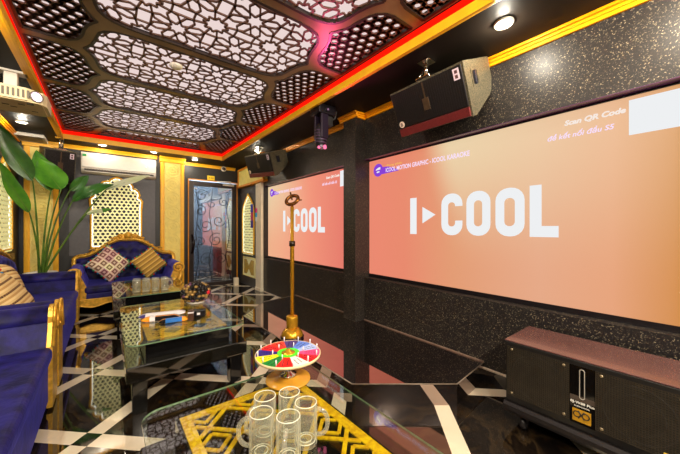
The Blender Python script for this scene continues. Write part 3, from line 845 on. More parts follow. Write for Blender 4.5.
for k in range(3): sg_.box(1.66 + .035 * k, 1.68 + .035 * k, YD - .015, YD - .011, 2.225, 2.25, mi=1)
tag(sg_.build('door_sign', [mat('yellow sign plate', (244, 206, 12), .4, var=.05), mat('sign marks', (170, 120, 10), .5, var=.05)], loc=(1.70, YD - .03, 2.185)), 'small yellow sign plate above the glass door', 'sign')
# passage seen through the glass
pw = M(); pw.box(.8, 2.7, 7.9, 8.0, 0, 2.6); pw.box(.7, .8, YD + .12, 8.0, 0, 2.6); pw.box(2.7, 2.8, YD + .12, 8.0, 0, 2.6); pw.box(.7, 2.8, YD + .12, 8.0, 2.6, 2.7)
struct('wall_passage', pw, mat('pale blue passage wall', (160, 172, 182), .6, var=.1, scale=3))
t = thing('cabinet', 'red cabinet added to put a red patch in the door glass', 'cabinet', (2.25, 7.35, 0)); off = (2.25, 7.35, 0)  # made-up cabinet, added only to show red through the door glass
RED = mat('bright red lacquer', (196, 16, 30), .35, var=.15, scale=5)
q = M(off); q.box(2.02, 2.5, 7.2, 7.5, .06, .86, bev=.01); q.build('body', RED, t)
q = M(off); q.box(2.00, 2.52, 7.18, 7.52, .86, .89, bev=.006); DT = mat('dark cabinet trim', (90, 14, 22), .4, var=.1); q.build('top_board', DT, t); M(off).box(2.04, 2.48, 7.22, 7.5, 0, .06).build('plinth', DT, t)
for a in (2.03, 2.265): M(off).box(a, a + .225, 7.188, 7.2, .09, .83, bev=.004).build('door', RED, t)
ds = M((2.13, 6.20, 0)); ds.box(2.085, 2.175, 6.16, 6.24, 0, .16, bev=.008); ds.box(2.105, 2.155, 6.145, 6.16, .05, .12, bev=.004)
tag(ds.build('door_stop', IVORY, loc=(2.13, 6.20, 0)), 'small white block on the floor right of the glass door', 'doorstop')

# ------------------------------------------------------------------ air conditioner
t = thing('air_conditioner', 'long white split air conditioner above the back lattice panel', 'air conditioner', (.185, 6.15, 2.065)); off = (.185, 6.15, 2.065)
b = M(off); prof = [(6.25, 2.065), (6.14, 2.065), (6.075, 2.085), (6.052, 2.12), (6.045, 2.30), (6.06, 2.375), (6.10, 2.392), (6.25, 2.392)]
b.prism(prof, -.310, .680, YZ); b.build('body', WHITEP, t)
b = M(off); b.prism([(6.050, 2.150), (6.043, 2.155), (6.038, 2.30), (6.050, 2.372), (6.056, 2.37)], -.300, .670, YZ); b.build('front_panel', mat('glossy white panel', (212, 204, 192), .2, var=.02), t)
b = M(off); b.box(-.27, .645, 6.050, 6.075, 2.098, 2.128)
for k in range(26): b.box(-.265 + k * .035, -.258 + k * .035, 6.045, 6.06, 2.096, 2.130)
b.build('outlet_grille', mat('dark outlet', (52, 40, 34), .5, var=.1), t)
b = M(off); b.box(-.27, .645, 6.040, 6.075, 2.082, 2.094, bev=.003); b.build('flap', WHITEP, t)
b = M(off); b.box(-.292, -.245, 6.034, 6.042, 2.315, 2.35); b.build('sticker', mat('green sticker', (30, 130, 60), .5, var=.2, scale=80), t)
b = M(off); b.box(.525, .545, 6.034, 6.041, 2.23, 2.25); b.build('indicator', emis('white indicator', (255, 255, 245), 1.5), t)

# ------------------------------------------------------------------ loudspeakers hung from the ceiling
def make_speaker(label, loc, yaw, tilt, length=.62, hgt=.36, dep=.29, band=True, bracket_top=ZC, roll=0.0, group=None, swap=False):
    """local frame: +x = out of the front, y = along the long side, z = up; loc = centre of the top front edge"""
    t = thing('hanging_speaker', label, 'speaker', loc)
    rot = Matrix.Rotation(yaw, 4, 'Z') @ Matrix.Rotation(tilt, 4, 'Y') @ Matrix.Rotation(roll, 4, 'X')
    L = length / 2
    c = M(); prof = [(0, 0), (0, -hgt), (-.06, -hgt), (-dep * .8, -hgt * .72), (-dep, -hgt * .55), (-dep, 0)]
    fx = lambda x, z, h: rot @ Vector((x - .012, h, z))
    c.prism(prof, -L, L, fx); c.build('cabinet', SPKSIDE, t)
    g = M(); g.box(-.012, .004, -L + .012, L - .012, -hgt * (.80 if band else .97), -.014, bev=.003, mx=rot)
    n = 34
    for k in range(n):
        y = -L + .02 + (length - .04) * k / (n - 1); g.box(.004, .0055, y - .0018, y + .0018, -hgt * (.80 if band else .97) + .006, -.02, mx=rot)
    g.build('grille', GRILLE, t)
    if band:
        g = M(); g.box(-.012, .004, -L + .012, L - .012, -hgt * .985, -hgt * .81, bev=.003, mx=rot); g.build('lower_grille', REDBAND, t)
    g = M(); g.box(.004, .009, -.030, .026, -hgt * .60, -hgt * .36, bev=.002, mx=rot); g.box(.004, .007, -.006, .006, -hgt * .36, -.02, mx=rot)
    g.build('badge', mat('bronze badge', (86, 66, 48), .35, .5, var=.2), t)
    g = M(); g.lathe([(0, 0), (.026, 0), (.026, .004), (0, .004)], 20, rot @ Matrix.Translation((.004, -L + .055, -hgt * .72)) @ Matrix.Rotation(R(90), 4, 'Y'), mi=0, smooth=False)
    g.text('B', rot @ Matrix.Translation((.0085, -L + .055 - .011, -hgt * .72 - .014)) @ Matrix(((0, 0, 1, 0), (1, 0, 0, 0), (0, 1, 0, 0), (0, 0, 0, 1))), width=.022, height=.028, mi=1, bold=.02)
    g.build('logo_disc', [mat('pale logo disc', (232, 206, 188), .4, var=.05), mat('brown logo letter', (60, 40, 40), .5, var=.05)], t)
    g = M(); g.box(.004, .0065, L - .075, L - .03, -.105, -.03, mx=rot, mi=0); g.box(.0066, .0075, L - .063, L - .042, -.062, -.040, mx=rot, mi=1); g.box(.0066, .0075, L - .063, L - .042, -.095, -.072, mx=rot, mi=1)
    g.build('sticker', [mat('white sticker', (228, 206, 220), .5, var=.05), mat('sticker mark', (90, 56, 60), .5, var=.1)], t)
    for s in (-1, 1):
        g = M(); y0 = s * L
        a, b = sorted((y0, y0 + s * .004))
        for x0, x1, z0, z1 in ((-.195, -.095, -.075, -.060), (-.195, -.095, -.185, -.170), (-.195, -.182, -.170, -.075), (-.108, -.095, -.170, -.075)): g.box(x0, x1, a, b, z0, z1, mx=rot)
        g.box(-.182, -.108, a, a + .002, -.170, -.075, mx=rot, mi=1); g.box(-.150, -.138, a, b + .006 if s > 0 else b, -.170, -.075, mx=rot, mi=2)
        g.build('side_handle', [SPKSIDE, mat('handle recess', (14, 12, 14), .4, var=.1), mat('handle bar', (70, 70, 84), .25, .5, var=.1)], t)
    g = M()
    top = rot @ Vector((-.07, 0, 0)); zt = bracket_top - loc[2]
    g.box(-.05, .05, -.05, .05, zt - .012, zt, bev=.002, mx=Matrix.Translation((top.x, top.y, 0)))
    g.tube([(top.x, top.y, zt - .01), (top.x, top.y, top.z + .025)], .014, 10)
    g.tube([(top.x + .035, top.y + .03, zt - .012), (top.x + .01, top.y + .05, top.z + .06), (top.x - .02, top.y + .05, top.z + .02)], .007, 8)
    g.box(-.14, -.02, -.06, .06, -.002, .022, bev=.003, mx=rot); g.build('bracket', CHROME, t)
    return t
make_speaker('large black wall speaker hung above the near screen', (1.893, 1.388, 2.338), PI, R(24), length=.655, hgt=.375, dep=.40)
make_speaker('black speaker hung at the far end of the screen wall near the glass door', (1.850, 4.475, 2.360), PI + R(13), R(20), length=.64, dep=.33, roll=R(-3))
make_speaker('black speaker in the back left corner behind the plant leaves', (-.50, 5.72, 2.30), R(-72), R(14), length=.34, hgt=.47, dep=.27, band=False)

# ------------------------------------------------------------------ floor speaker
t = thing('floor_speaker', 'wide black floor speaker with two grilles under the near screen', 'speaker', (2.09, .38, 0)); off = (2.09, .38, 0)
Y0, Y1, Z0, Z1 = .040, .785, .155, .524
b = M(off); b.box(1.915, 2.285, Y0, Y1, Z0, Z1 - .008, bev=.003); b.box(1.900, 1.915, Y0, Y1, Z1 - .034, Z1 - .008, bev=.003); b.build('cabinet', mat('black vinyl cabinet', (15, 13, 13), .4, var=.15, scale=50), t)
b = M(off); b.box(1.905, 2.289, Y0 - .004, Y1 + .004, Z1 - .008, Z1, bev=.003); b.build('top_board', mat('reddish brown lacquered top', (92, 60, 56), .2, var=.12, scale=4, coat=.4), t)
GRB = mat('black brown grille cloth', (16, 13, 12), .6, var=.2); GRW = mat('brown grille wire', (62, 53, 40), .4, .4, var=.15); GRS = mat('dull screw', (140, 124, 96), .35, .6, var=.1)
for a, c_ in ((.468, .768), (.058, .360)):
    g = M(off); g.box(1.902, 1.915, a, c_, .195, Z1 - .03, bev=.003)
    n = 30
    for k in range(n + 1): g.box(1.8995, 1.902, a + (c_ - a) * k / n - .0014, a + (c_ - a) * k / n + .0014, .20, Z1 - .034, mi=1)
    for k in range(28): z = .20 + (Z1 - .234) * k / 27; g.box(1.8995, 1.902, a + .002, c_ - .002, z - .0014, z + .0014, mi=1)
    cy, cz = (a + c_) / 2, .345
    for rr, w_ in ((.125, .004), (.085, .003)):
        g.lathe([(rr - w_, 0), (rr, .002), (rr + w_, 0)], 32, Matrix.Translation((1.9015, cy, cz)) @ Matrix.Rotation(R(-90), 4, 'Y'))
    gr = g.build('grille', [GRB, GRW], t)
    for yy in (a + .022, c_ - .022):
        for zz in (.215, Z1 - .05): M(off).lathe([(0, .004), (.006, .004), (.008, 0)], 10, Matrix.Translation((1.8995, yy, zz)) @ Matrix.Rotation(R(-90), 4, 'Y')).build('screw', GRS, gr)
b = M(off); b.box(1.905, 1.915, .363, .465, .19, Z1 - .03, bev=.002); b.box(1.9035, 1.905, .363, .465, .31, .335, mi=1)
b.build('centre_panel', [mat('glossy black panel', (12, 10, 10), .08, var=.1), mat('dull band', (70, 58, 50), .4, var=.1)], t)
b = M(off)
lo = rrect(.404, .424, .325, .475, .009); fS = lambda y, z, h: (1.9034 - h, y, z)
b.tube([fS(y, z, .001) for y, z in lo], .0022, 6, closed=True); b.build('port_line', mat('silver line', (206, 198, 186), .3, .6, var=.05), t)
tx = lambda y, z: Matrix(((0, 0, -1, 1.9030), (-1, 0, 0, y), (0, 1, 0, z), (0, 0, 0, 1)))
b = M(off); b.text('BJ-W88 Plus', tx(.462, .292), width=.098, height=.016, bold=.02); sl = M(off); sl.text('SUBWOOFER', tx(.446, .280), width=.062, height=.006, bold=.01)
WL = mat('white lettering', (232, 228, 220), .5, var=.03); b.build('model_lettering', WL, t); sl.build('small_lettering', WL, t)
bg = M(off); bg.box(1.900, 1.905, .378, .454, .205, .268, bev=.002)
bgo = bg.build('badge', mat('gold badge plate', (214, 160, 40), .3, .5, var=.1), t)
bl = M(off)
for cy in (.398, .434): bl.tube([(1.8985, cy + .014 * math.cos(2 * PI * k / 18), .243 + .014 * math.sin(2 * PI * k / 18)) for k in range(18)], .0028, 6, closed=True)
bl.tube([(1.8985, .428, .262), (1.8985, .404, .224)], .0028, 6); bl.tube([(1.8985, .404, .262), (1.8985, .428, .224)], .0028, 6)
bl.build('badge_emblem', mat('dark emblem', (40, 26, 12), .4, var=.1), bgo)
b = M(off)
b.prism([(1.90, .155), (1.885, .14), (1.880, .120), (1.89, .100), (1.93, .085), (2.27, .085), (2.285, .1), (2.285, .155)], Y0 - .004, Y1 + .004, lambda x, z, h: (x, h, z))
b.build('plinth', mat('satin black plinth', (24, 20, 19), .3, var=.1), t)
for x, y in ((1.96, .70), (2.22, .70), (1.96, .12), (2.22, .12)):
    b = M(off); b.lathe([(0, -.014), (.032, -.014), (.036, 0), (.032, .014), (0, .014)], 18, Matrix.Translation((x, y, .036)) @ Matrix.Rotation(R(90), 4, 'X'))
    b.box(x - .02, x + .02, y - .022, y + .022, .070, .088); b.box(x - .012, x + .012, y - .022, y - .016, .03, .075); b.box(x - .012, x + .012, y + .016, y + .022, .03, .075)
    b.build('castor', mat('castor rubber', (36, 32, 32), .4, var=.1), t)
b = M(off); b.box(1.898, 1.900, .098, .132, .205, .225); b.box(1.8974, 1.898, .100, .112, .207, .223, mi=1)
b.build('sticker', [mat('yellow sticker', (226, 190, 70), .5, var=.1), mat('red sticker mark', (196, 60, 40), .5, var=.1)], t)

# ------------------------------------------------------------------ projector, ceiling vent, moving head, camera dome, detector, downlights
t = thing('projector', 'cream ceiling projector with a lit lens in the upper left', 'projector', (-.60, 3.66, 2.25)); off = (-.60, 3.66, 2.25)
b = M(off); b.prism([(-.83, 3.48), (-.515, 3.48), (-.425, 3.545), (-.405, 3.60), (-.405, 3.85), (-.45, 3.90), (-.83, 3.90)], 2.245, 2.345, XY); b.build('body', CREAMP, t)
b = M(off); b.prism(rrect(-.81, -.43, 3.50, 3.88, .04), 2.238, 2.245, XY)
for x, y in ((-.56, 3.60), (-.62, 3.70), (-.66, 3.66), (-.50, 3.75)): b.box(x - .02, x + .02, y - .004, y + .004, 2.234, 2.239, mi=1)
b.box(-.52, -.48, 3.53, 3.56, 2.233, 2.239, mi=1); b.build('base_plate', [mat('cream base', (220, 198, 146), .5, var=.05), mat('dark slot', (50, 40, 30), .5, var=.1)], t)
b = M(off)
for k in range(11): b.box(-.79 + k * .028, -.776 + k * .028, 3.474, 3.482, 2.262, 2.325)
b.build('vent_slots', mat('vent shadow slot', (96, 84, 66), .5, var=.1), t)
b = M(off)
mxl = Matrix.Translation((-.462, 3.515, 2.295)) @ Matrix.Rotation(R(-52), 4, 'Z') @ Matrix.Rotation(R(90), 4, 'Y')
b.lathe([(.046, -.01), (.046, .010), (.038, .012), (.036, 0)], 24, mxl); ln = b.build('lens_ring', GREYP, t)
b = M(off); b.lathe([(0, .014), (.026, .012), (.036, .006)], 24, mxl); b.build('lens', emis('projector beam lens', (255, 214, 246), 3.0), ln)
b = M(off); b.box(-.74, -.50, 3.56, 3.66, 2.482, 2.4995, bev=.003); b.box(-.66, -.58, 3.58, 3.64, 2.345, 2.485, bev=.006); b.box(-.72, -.52, 3.55, 3.70, 2.345, 2.355); b.build('mount', WHITEP, t)
b = M(off); b.tube([(-.82, 3.62, 2.32), (-.87, 3.60, 2.36), (-.86, 3.58, 2.44), (-.78, 3.56, 2.485)], .010, 8); b.build('cable', mat('black cable', (16, 15, 15), .4, var=.1), t)
t = thing('ceiling_vent', 'flat white vent panel on the ceiling in the back left corner', 'vent', (-.84, 6.0, 2.46)); off = (-.84, 6.0, 2.46)
b = M(off)
for a, c_, d_, e_ in ((-.995, -.965, 5.80, 6.19), (-.715, -.685, 5.80, 6.19), (-.965, -.715, 5.80, 5.83), (-.965, -.715, 6.16, 6.19)): b.box(a, c_, d_, e_, 2.455, 2.4995, bev=.003)
b.build('frame', WHITEP, t)
b = M(off); b.box(-.965, -.715, 5.83, 6.16, 2.478, 2.492)
for k in range(6): b.box(-.962, -.718, 5.845 + k * .055, 5.868 + k * .055, 2.462, 2.474, mi=1)
b.build('slats', [GREYP, mat('vent slat', (200, 186, 158), .45, var=.05)], t)

t = thing('stage_light', 'black moving head stage light hanging beside the ceiling recess', 'stage light', (1.815, 2.60, 2.06)); off = (1.83, 2.62, 2.06)
DK = mat('dark stage light shell', (22, 17, 24), .35, .2, var=.15)
b = M(off); b.box(1.73, 1.95, 2.53, 2.71, 2.40, 2.4995, bev=.012); b.build('base', DK, t)
b = M(off)
for y in (2.545, 2.665): b.box(1.77, 1.86, y, y + .03, 2.15, 2.41, bev=.008)
b.build('yoke', mat('purple black yoke', (34, 22, 40), .35, .2, var=.15), t)
b = M(off); b.lathe([(0, -.15), (.045, -.15), (.058, -.12), (.062, -.02), (.060, .06), (.045, .10), (0, .11)], 22, Matrix.Translation((1.815, 2.62, 2.21)) @ Matrix.Rotation(R(8), 4, 'X')); hd = b.build('head', DK, t)
b = M(off)
for k in range(5):
    a = 2 * PI * k / 5; b.ball((1.815 + .034 * math.cos(a), 2.597 + .034 * math.sin(a), 2.062), .021, mi=k % 2, sub=1)
b.build('lens', [emis('pink lens', (255, 120, 160), 1.4), mat('clear lens', (200, 190, 210), .1, .6, var=.05)], hd)
b = M(off)
for k in range(5): b.lathe([(.064, -.100 + k * .030), (.070, -.097 + k * .030), (.070, -.090 + k * .030), (.064, -.087 + k * .030)], 22, Matrix.Translation((1.815, 2.62, 2.21)) @ Matrix.Rotation(R(8), 4, 'X'), closed=True)
b.build('cooling_fins', mat('grey purple fins', (86, 66, 92), .3, .3, var=.15), hd)
b = M(off); b.box(1.80, 1.86, 2.515, 2.532, 2.42, 2.46, bev=.004); b.box(1.82, 1.84, 2.512, 2.516, 2.43, 2.45, mi=1); b.build('display', [DK, mat('display window', (120, 90, 130), .2, var=.1)], t)
b = M(off); b.box(1.87, 1.94, 2.57, 2.67, 2.30, 2.40, bev=.006); b.tube([(1.93, 2.62, 2.37), (1.985, 2.60, 2.40), (1.975, 2.56, 2.47)], .010, 8); b.build('clamp', PLASTIC, t)

t = thing('dome_camera', 'tiny white round dome camera on the gold moulding above the glass door', 'camera', (1.94, 6.40, 2.435)); off = (1.94, 6.40, 2.435)
b = M(off); mxc = Matrix.Translation((1.94, 6.428, 2.445)) @ Matrix.Rotation(R(90), 4, 'X')
b.lathe([(.0, 0), (.052, 0), (.055, .02), (.048, .035), (.036, .035)], 24, mxc); b.build('housing', WHITEP, t)
b = M(off); b.lathe([(.036, .034), (.028, .048), (.0, .056)], 20, mxc); b.build('dome', mat('dark dome', (70, 50, 34), .1, .3, var=.1), t)
t = thing('smoke_detector', 'small oval white detector on the ceiling lattice', 'detector', (.465, 2.84, 2.565)); off = (.465, 2.84, 2.565)
b = M(off); b.lathe([(0, .024), (.05, .024), (.05, .010), (.04, 0), (0, -.002)], 24, Matrix.Translation((.465, 2.84, 2.565))); b.build('body', WHITEP, t)
DL = [(-.81, 5.23, 'downlight in the black ceiling near the left lattice panel', 0), (-.05, 5.90, 'downlight above the left half of the air conditioner', 1), (.63, 5.90, 'downlight above the right end of the air conditioner', 1),
      (1.31, 6.08, 'downlight in front of the moulding left of the glass door', 1), (1.98, 4.72, 'bright downlight beside the far hanging speaker', 1), (1.97, .82, 'large bright downlight above the near screen', 1)]
for x, y, lb, on in DL:
    t = thing('downlight', lb, 'downlight', (x, y, 2.485), group='recessed downlights')
    b = M(); b.lathe([(.036, .0145), (.056, .0145), (.058, .006), (.048, 0), (.038, .004)], 24); b.build('ring', WHITEP, t)
    b = M(); b.lathe([(0, .005), (.038, .005), (.038, .0145), (0, .0145)], 20, smooth=False); b.build('lens', LAMP, t)

# ------------------------------------------------------------------ sofas
def make_sofa(label, W, D, loc, rotz, seat_z=.40, arm_z=.64, back_z=1.14, aw=.22, group=None, crest=True):
    t = thing('carved_sofa', label, 'sofa', loc, rotz)
    hw = W / 2; yf, yb = -D / 2, D / 2
    s = M(); s.box(-hw + aw * .75, hw - aw * .75, yf + .01, yb - .12, .16 if crest else .05, seat_z - .10, bev=.015); s.build('seat_base', VELVET, t)
    s = M(); s.box(-hw + aw * .8, hw - aw * .8, yf - .01, yb - .10, seat_z - .10, seat_z, bev=.035, seg=4); s.build('seat_cushion', VELVET, t)
    # camel-back outline
    def top(x):
        q = abs(x) / (hw - .05)
        if not crest: return back_z - .16 * q ** 2.5
        return back_z - .10 - .25 * (0.5 - 0.5 * math.cos(PI * min(1, max(0, (q - .12) / .74)))) - (.04 * max(0, (q - .86) / .14) ** 2)
    nx, nz = 64, 26
    b = M(); front = []; back = []
    bw = hw - .075
    dxs = .17; dzs = .13
    def tuft(x, z):
        best = 9
        j0 = round((z - seat_z) / dzs)
        for j in (j0 - 1, j0, j0 + 1):
            sh = (j % 2) * dxs / 2
            i = round((x - sh) / dxs); d = math.hypot((x - sh - i * dxs), (z - seat_z - j * dzs) * 1.0)
            best = min(best, d)
        return .030 * (1 - math.exp(-(best / .055) ** 2))
    for i in range(nx + 1):
        x = -bw + 2 * bw * i / nx; zt = top(x) - .05; fr_, bk = [], []
        for j in range(nz + 1):
            z = seat_z - .12 + (zt - seat_z + .12) * j / nz
            e = min(1, (nz - j) / 3, i / 3, (nx - i) / 3) ** .5
            y = yb - .13 - (tuft(x, z) + .03) * e + .06 * (z - seat_z)
            fr_.append(b.bm.verts.new((x, y, z))); bk.append(b.bm.verts.new((x, yb - .03, z)))
        front.append(fr_); back.append(bk)
    for i in range(nx):
        for j in range(nz):
            q = b.bm.faces.new((front[i][j], front[i + 1][j], front[i + 1][j + 1], front[i][j + 1])); q.smooth = True
            q = b.bm.faces.new((back[i][j], back[i][j + 1], back[i + 1][j + 1], back[i + 1][j]))
        b.bm.faces.new((front[i][nz], front[i + 1][nz], back[i + 1][nz], back[i][nz])); b.bm.faces.new((front[i][0], back[i][0], back[i + 1][0], front[i + 1][0]))
    for i in (0, nx):
        for j in range(nz): b.bm.faces.new((front[i][j], front[i][j + 1], back[i][j + 1], back[i][j]))
    b.build('backrest', VELVET, t)
    fr2 = M(); n = 60; pts = []
    xs = [-hw + .05 + (2 * hw - .1) * k / n for k in range(n + 1)]
    pts = [(-hw + .05, yb - .07, seat_z - .05), (-hw + .05, yb - .07, top(xs[0]) - .08)] + [(x, yb - .07 + .02, top(x) - .02) for x in xs] + [(hw - .05, yb - .07, top(xs[-1]) - .08), (hw - .05, yb - .07, seat_z - .05)]
    fr2.tube(pts, .034, 10)
    fr2.tube([(x, yb - .105, top(x) - .015) for x in xs[2:-2]], .013, 8)
    for k in range(3, n - 2, 3):
        x = xs[k]; fr2.ball((x, yb - .095, top(x) + .008), .021 + .006 * math.sin(k * 1.7), sub=1, sc=(1.3, .8, .8))
    if crest:
        zc = top(0)
        for sx in (-1, 1):
            for q in range(6):
                a = R(20 + 26 * q); fr2.ball((sx * (.04 + .035 * q), yb - .085, zc + .055 - .011 * q), .030 - .002 * q, sub=1, sc=(1.2, .7, 1))
            fr2.tube([(sx * (.02 + .05 * (1 - k / 16) * math.cos(k * .55)) + sx * .07, yb - .10, zc + .03 + .045 * (1 - k / 16) * math.sin(k * .55)) for k in range(16)], .010, 6)
            fr2.tube([(sx * (hw * .62 + .05 * (1 - k / 14) * math.cos(k * .6)), yb - .10, top(hw * .62) + .022 + .035 * (1 - k / 14) * math.sin(k * .6)) for k in range(14)], .009, 6)
        fr2.lathe([(0, .075), (.03, .06), (.05, .02), (.045, -.02), (0, -.05)], 14, Matrix.Translation((0, yb - .09, zc + .035)))
    fr2.build('back_frame', GOLD2, t)
    for sx in (-1, 1):
        a = M(); x_in, x_out = hw - aw, hw
        rc = .085; cx, cz = hw - aw * .42, arm_z - rc
        zb_ = .18 if crest else .055
        prof = [(x_in + .04, zb_), (x_in + .02, seat_z), (cx - rc * .9, cz - .02)]
        for k in range(13):
            an = R(190 - 20 * k * 1.15); prof.append((cx + rc * math.cos(an), cz + rc * math.sin(an)))
        prof += [(x_out - .05, cz - rc * .75), (x_out - .055, zb_)]
        prof = [(sx * px, pz) for px, pz in prof]
        lo = [a.bm.verts.new((px, yf + .02, pz)) for px, pz in prof]; hi = [a.bm.verts.new((px, yb - .10, pz)) for px, pz in prof]
        a.bm.faces.new(lo); a.bm.faces.new(hi[::-1])
        for k in range(len(prof)):
            k2 = (k + 1) % len(prof); q = a.bm.faces.new((lo[k], lo[k2], hi[k2], hi[k])); q.smooth = 2 < k < len(prof) - 3
        ao = a.build('armrest', VELVETLIT if crest else VELVET, t)
        g_ = M()
        if not crest:
            outl = [(x_in + .03, .02), (x_in + .025, seat_z), (cx - rc * .95, cz - .02)] + [(cx + rc * 1.05 * math.cos(R(190 - 20 * k * 1.15)), cz + rc * 1.05 * math.sin(R(190 - 20 * k * 1.15))) for k in range(13)] + [(x_out - .03, cz - rc * .8), (x_out - .05, .02)]
            g_.prism([(sx * px, pz) for px, pz in outl], yf - .012, yf + .018, XZ)
            g_.tube([(sx * px, yf - .014, pz) for px, pz in outl[1:-1]], .010, 6)
            g_.build('arm_front', GOLD2, ao); continue
        sp = [(sx * (cx + rc * .98 * (1 - k / 30 * .82) * math.cos(R(-60) + k * .40)), yf - .002, cz + rc * .98 * (1 - k / 30 * .82) * math.sin(R(-60) + k * .40)) for k in range(31)]
        g_.tube(sp, [.020 - .009 * k / 30 for k in range(31)], 8)
        g_.lathe([(0, .03), (.028, .02), (.032, 0), (.028, -.01), (0, -.01)], 14, Matrix.Translation((sx * cx, yf, cz)) @ Matrix.Rotation(R(90), 4, 'X'))
        post = [(sx * (cx + .055), yf + .004, cz - rc * .6), (sx * (cx + .03), yf + .0, cz - rc - .06), (sx * (cx - .015), yf, seat_z - .07), (sx * (cx + .005), yf, .22)]
        g_.tube(post, [.030, .036, .042, .040], 10)
        g_.prism([(sx * (x_in + .03), .20), (sx * (x_in + .02), seat_z - .02), (sx * (cx - rc * .72), cz - .03), (sx * (cx + rc * .72), cz - .03), (sx * (x_out - .055), cz - rc), (sx * (x_out - .06), .20)], yf + .004, yf + .024, XZ)
        g_.build('arm_scroll', GOLD2, ao)
    if not crest:
        for sx in (-1, 1):
            for yy in (yf + .08, yb - .10):
                l = M(); l.lathe([(0, 0), (.022, 0), (.028, .03), (.030, .055), (0, .055)], 14, Matrix.Translation((sx * (hw - .16), yy, .0005))); l.build('leg', GOLD2, t)
        return t
    ap = M(); n = 48; up, dn = [], []
    for k in range(n + 1):
        x = -hw + .08 + (2 * hw - .16) * k / n
        up.append((x, .225)); dn.append((x, .140 + .022 * math.cos(k / n * 6 * PI) - .02 * math.exp(-((x) / .12) ** 2)))
    ap.prism(up + dn[::-1], yf - .012, yf + .020, XZ)
    ap.tube([(x, yf - .014, z) for x, z in dn], .010, 6); ap.tube([(x, yf - .014, z) for x, z in up], .009, 6)
    ap.box(-hw + .09, hw - .09, yb - .10, yb - .06, .14, .225); 
    for sx in (-1, 1): ap.box(*sorted((sx * (hw - .10), sx * (hw - .07))), yf, yb - .06, .14, .225)
    ap.build('apron', GOLD2, t)
    for sx in (-1, 1):
        for yy, dirn in ((yf + .03, -1), (yb - .08, 1)):
            l = M()
            l.tube([(sx * (hw - .085), yy, .19), (sx * (hw - .065), yy + dirn * .02, .15), (sx * (hw - .065), yy + dirn * .015, .10), (sx * (hw - .085), yy, .05), (sx * (hw - .075), yy + dirn * .015, .016), (sx * (hw - .068), yy + dirn * .022, .001)], [.040, .046, .034, .022, .024, .018], 10)
            l.build('leg', GOLD2, t)
    return t
make_sofa('blue tufted sofa with carved gold crest against the back wall', 1.44, .88, (.28, 5.725, 0), 0, seat_z=.40, arm_z=.66, back_z=1.13, aw=.25)
make_sofa('blue velvet sofa along the left wall nearest the camera', 2.25, .70, (-.640, 1.845, 0), R(90), seat_z=.42, arm_z=.67, back_z=1.0, aw=.30, crest=False)
make_sofa('blue velvet sofa along the left wall holding two tan cushions', 2.24, .70, (-.640, 4.110, 0), R(90), seat_z=.42, arm_z=.65, back_z=1.0, aw=.30, crest=False)

# ------------------------------------------------------------------ cushions
POM = [mat('pompom %d' % i, c, .8, var=.1) for i, c in enumerate(((40, 150, 90), (210, 50, 40), (40, 130, 190), (30, 26, 30)))]
def make_cushion(label, fabric, size, loc, rot, pom=True, pillow=.075):
    t = thing('cushion', label, 'cushion', loc); t.rotation_euler = rot
    b = M(); n = 18; uvl = b.bm.loops.layers.uv.new('UVMap')
    V = {}
    for sd in (1, -1):
        for i in range(n + 1):
            for j in range(n + 1):
                u, v = i / n * 2 - 1, j / n * 2 - 1
                edge = i in (0, n) or j in (0, n)
                if edge and sd == -1: V[sd, i, j] = V[1, i, j]; continue
                k = (1 - u ** 4) * (1 - v ** 4)
                pin = 1 - .07 * (1 - u * u) * (v * v) ; pin2 = 1 - .07 * (1 - v * v) * (u * u)
                V[sd, i, j] = b.bm.verts.new((u * size / 2 * pin2, v * size / 2 * pin, sd * pillow * k ** .6 if k > 0 else 0))
    for sd in (1, -1):
        for i in range(n):
            for j in range(n):
                q = [(i, j), (i + 1, j), (i + 1, j + 1), (i, j + 1)]
                if sd < 0: q = q[::-1]
                f_ = b.bm.faces.new([V[sd, a, c] for a, c in q]); f_.smooth = True
                for lp, (a, c) in zip(f_.loops, q): lp[uvl].uv = (a / n, c / n)
    b.build('cover', fabric, t)
    if pom:
        p = M(); k = 0
        for e in range(4):
            for i in range(13):
                s = -1 + 2 * i / 13; w_ = 1.02
                x, y = [(s, -w_), (w_, s), (-s, w_), (-w_, -s)][e]
                pin = 1 - .07 * (1 - s * s)
                if e % 2 == 0: y *= pin
                else: x *= pin
                p.ball((x * size / 2, y * size / 2, 0), .013, mi=k % 4, sub=1); k += 1
        p.build('pompom_trim', POM, t)
    return t
TAN = stripe_fabric('tan woven stripe', ((212, 178, 118), (226, 196, 138), (190, 146, 86), (218, 186, 124), (134, 92, 54)), 5, True)
TAN2 = stripe_fabric('gold woven stripe', ((204, 158, 62), (226, 190, 104), (150, 104, 40), (212, 168, 76)), 6)
PATCH = patchwork_fabric('patchwork weave')
make_cushion('patchwork cushion with coloured pompoms on the left of the back sofa', PATCH, .43, (.035, 5.70, .655), (R(68), R(45), R(6)))
make_cushion('gold striped pompom cushion on the right of the back sofa', TAN2, .39, (.55, 5.72, .632), (R(66), R(52), R(-8)))
make_cushion('tan striped cushion leaning against the back of the middle left sofa', TAN, .44, (-.735, 4.22, .640), (R(72), R(10), R(96)), pillow=.09)
make_cushion('tan woven cushion lying in front of its twin on the middle left sofa', TAN, .42, (-.655, 3.56, .625), (R(58), R(-8), R(84)), pom=False, pillow=.11)

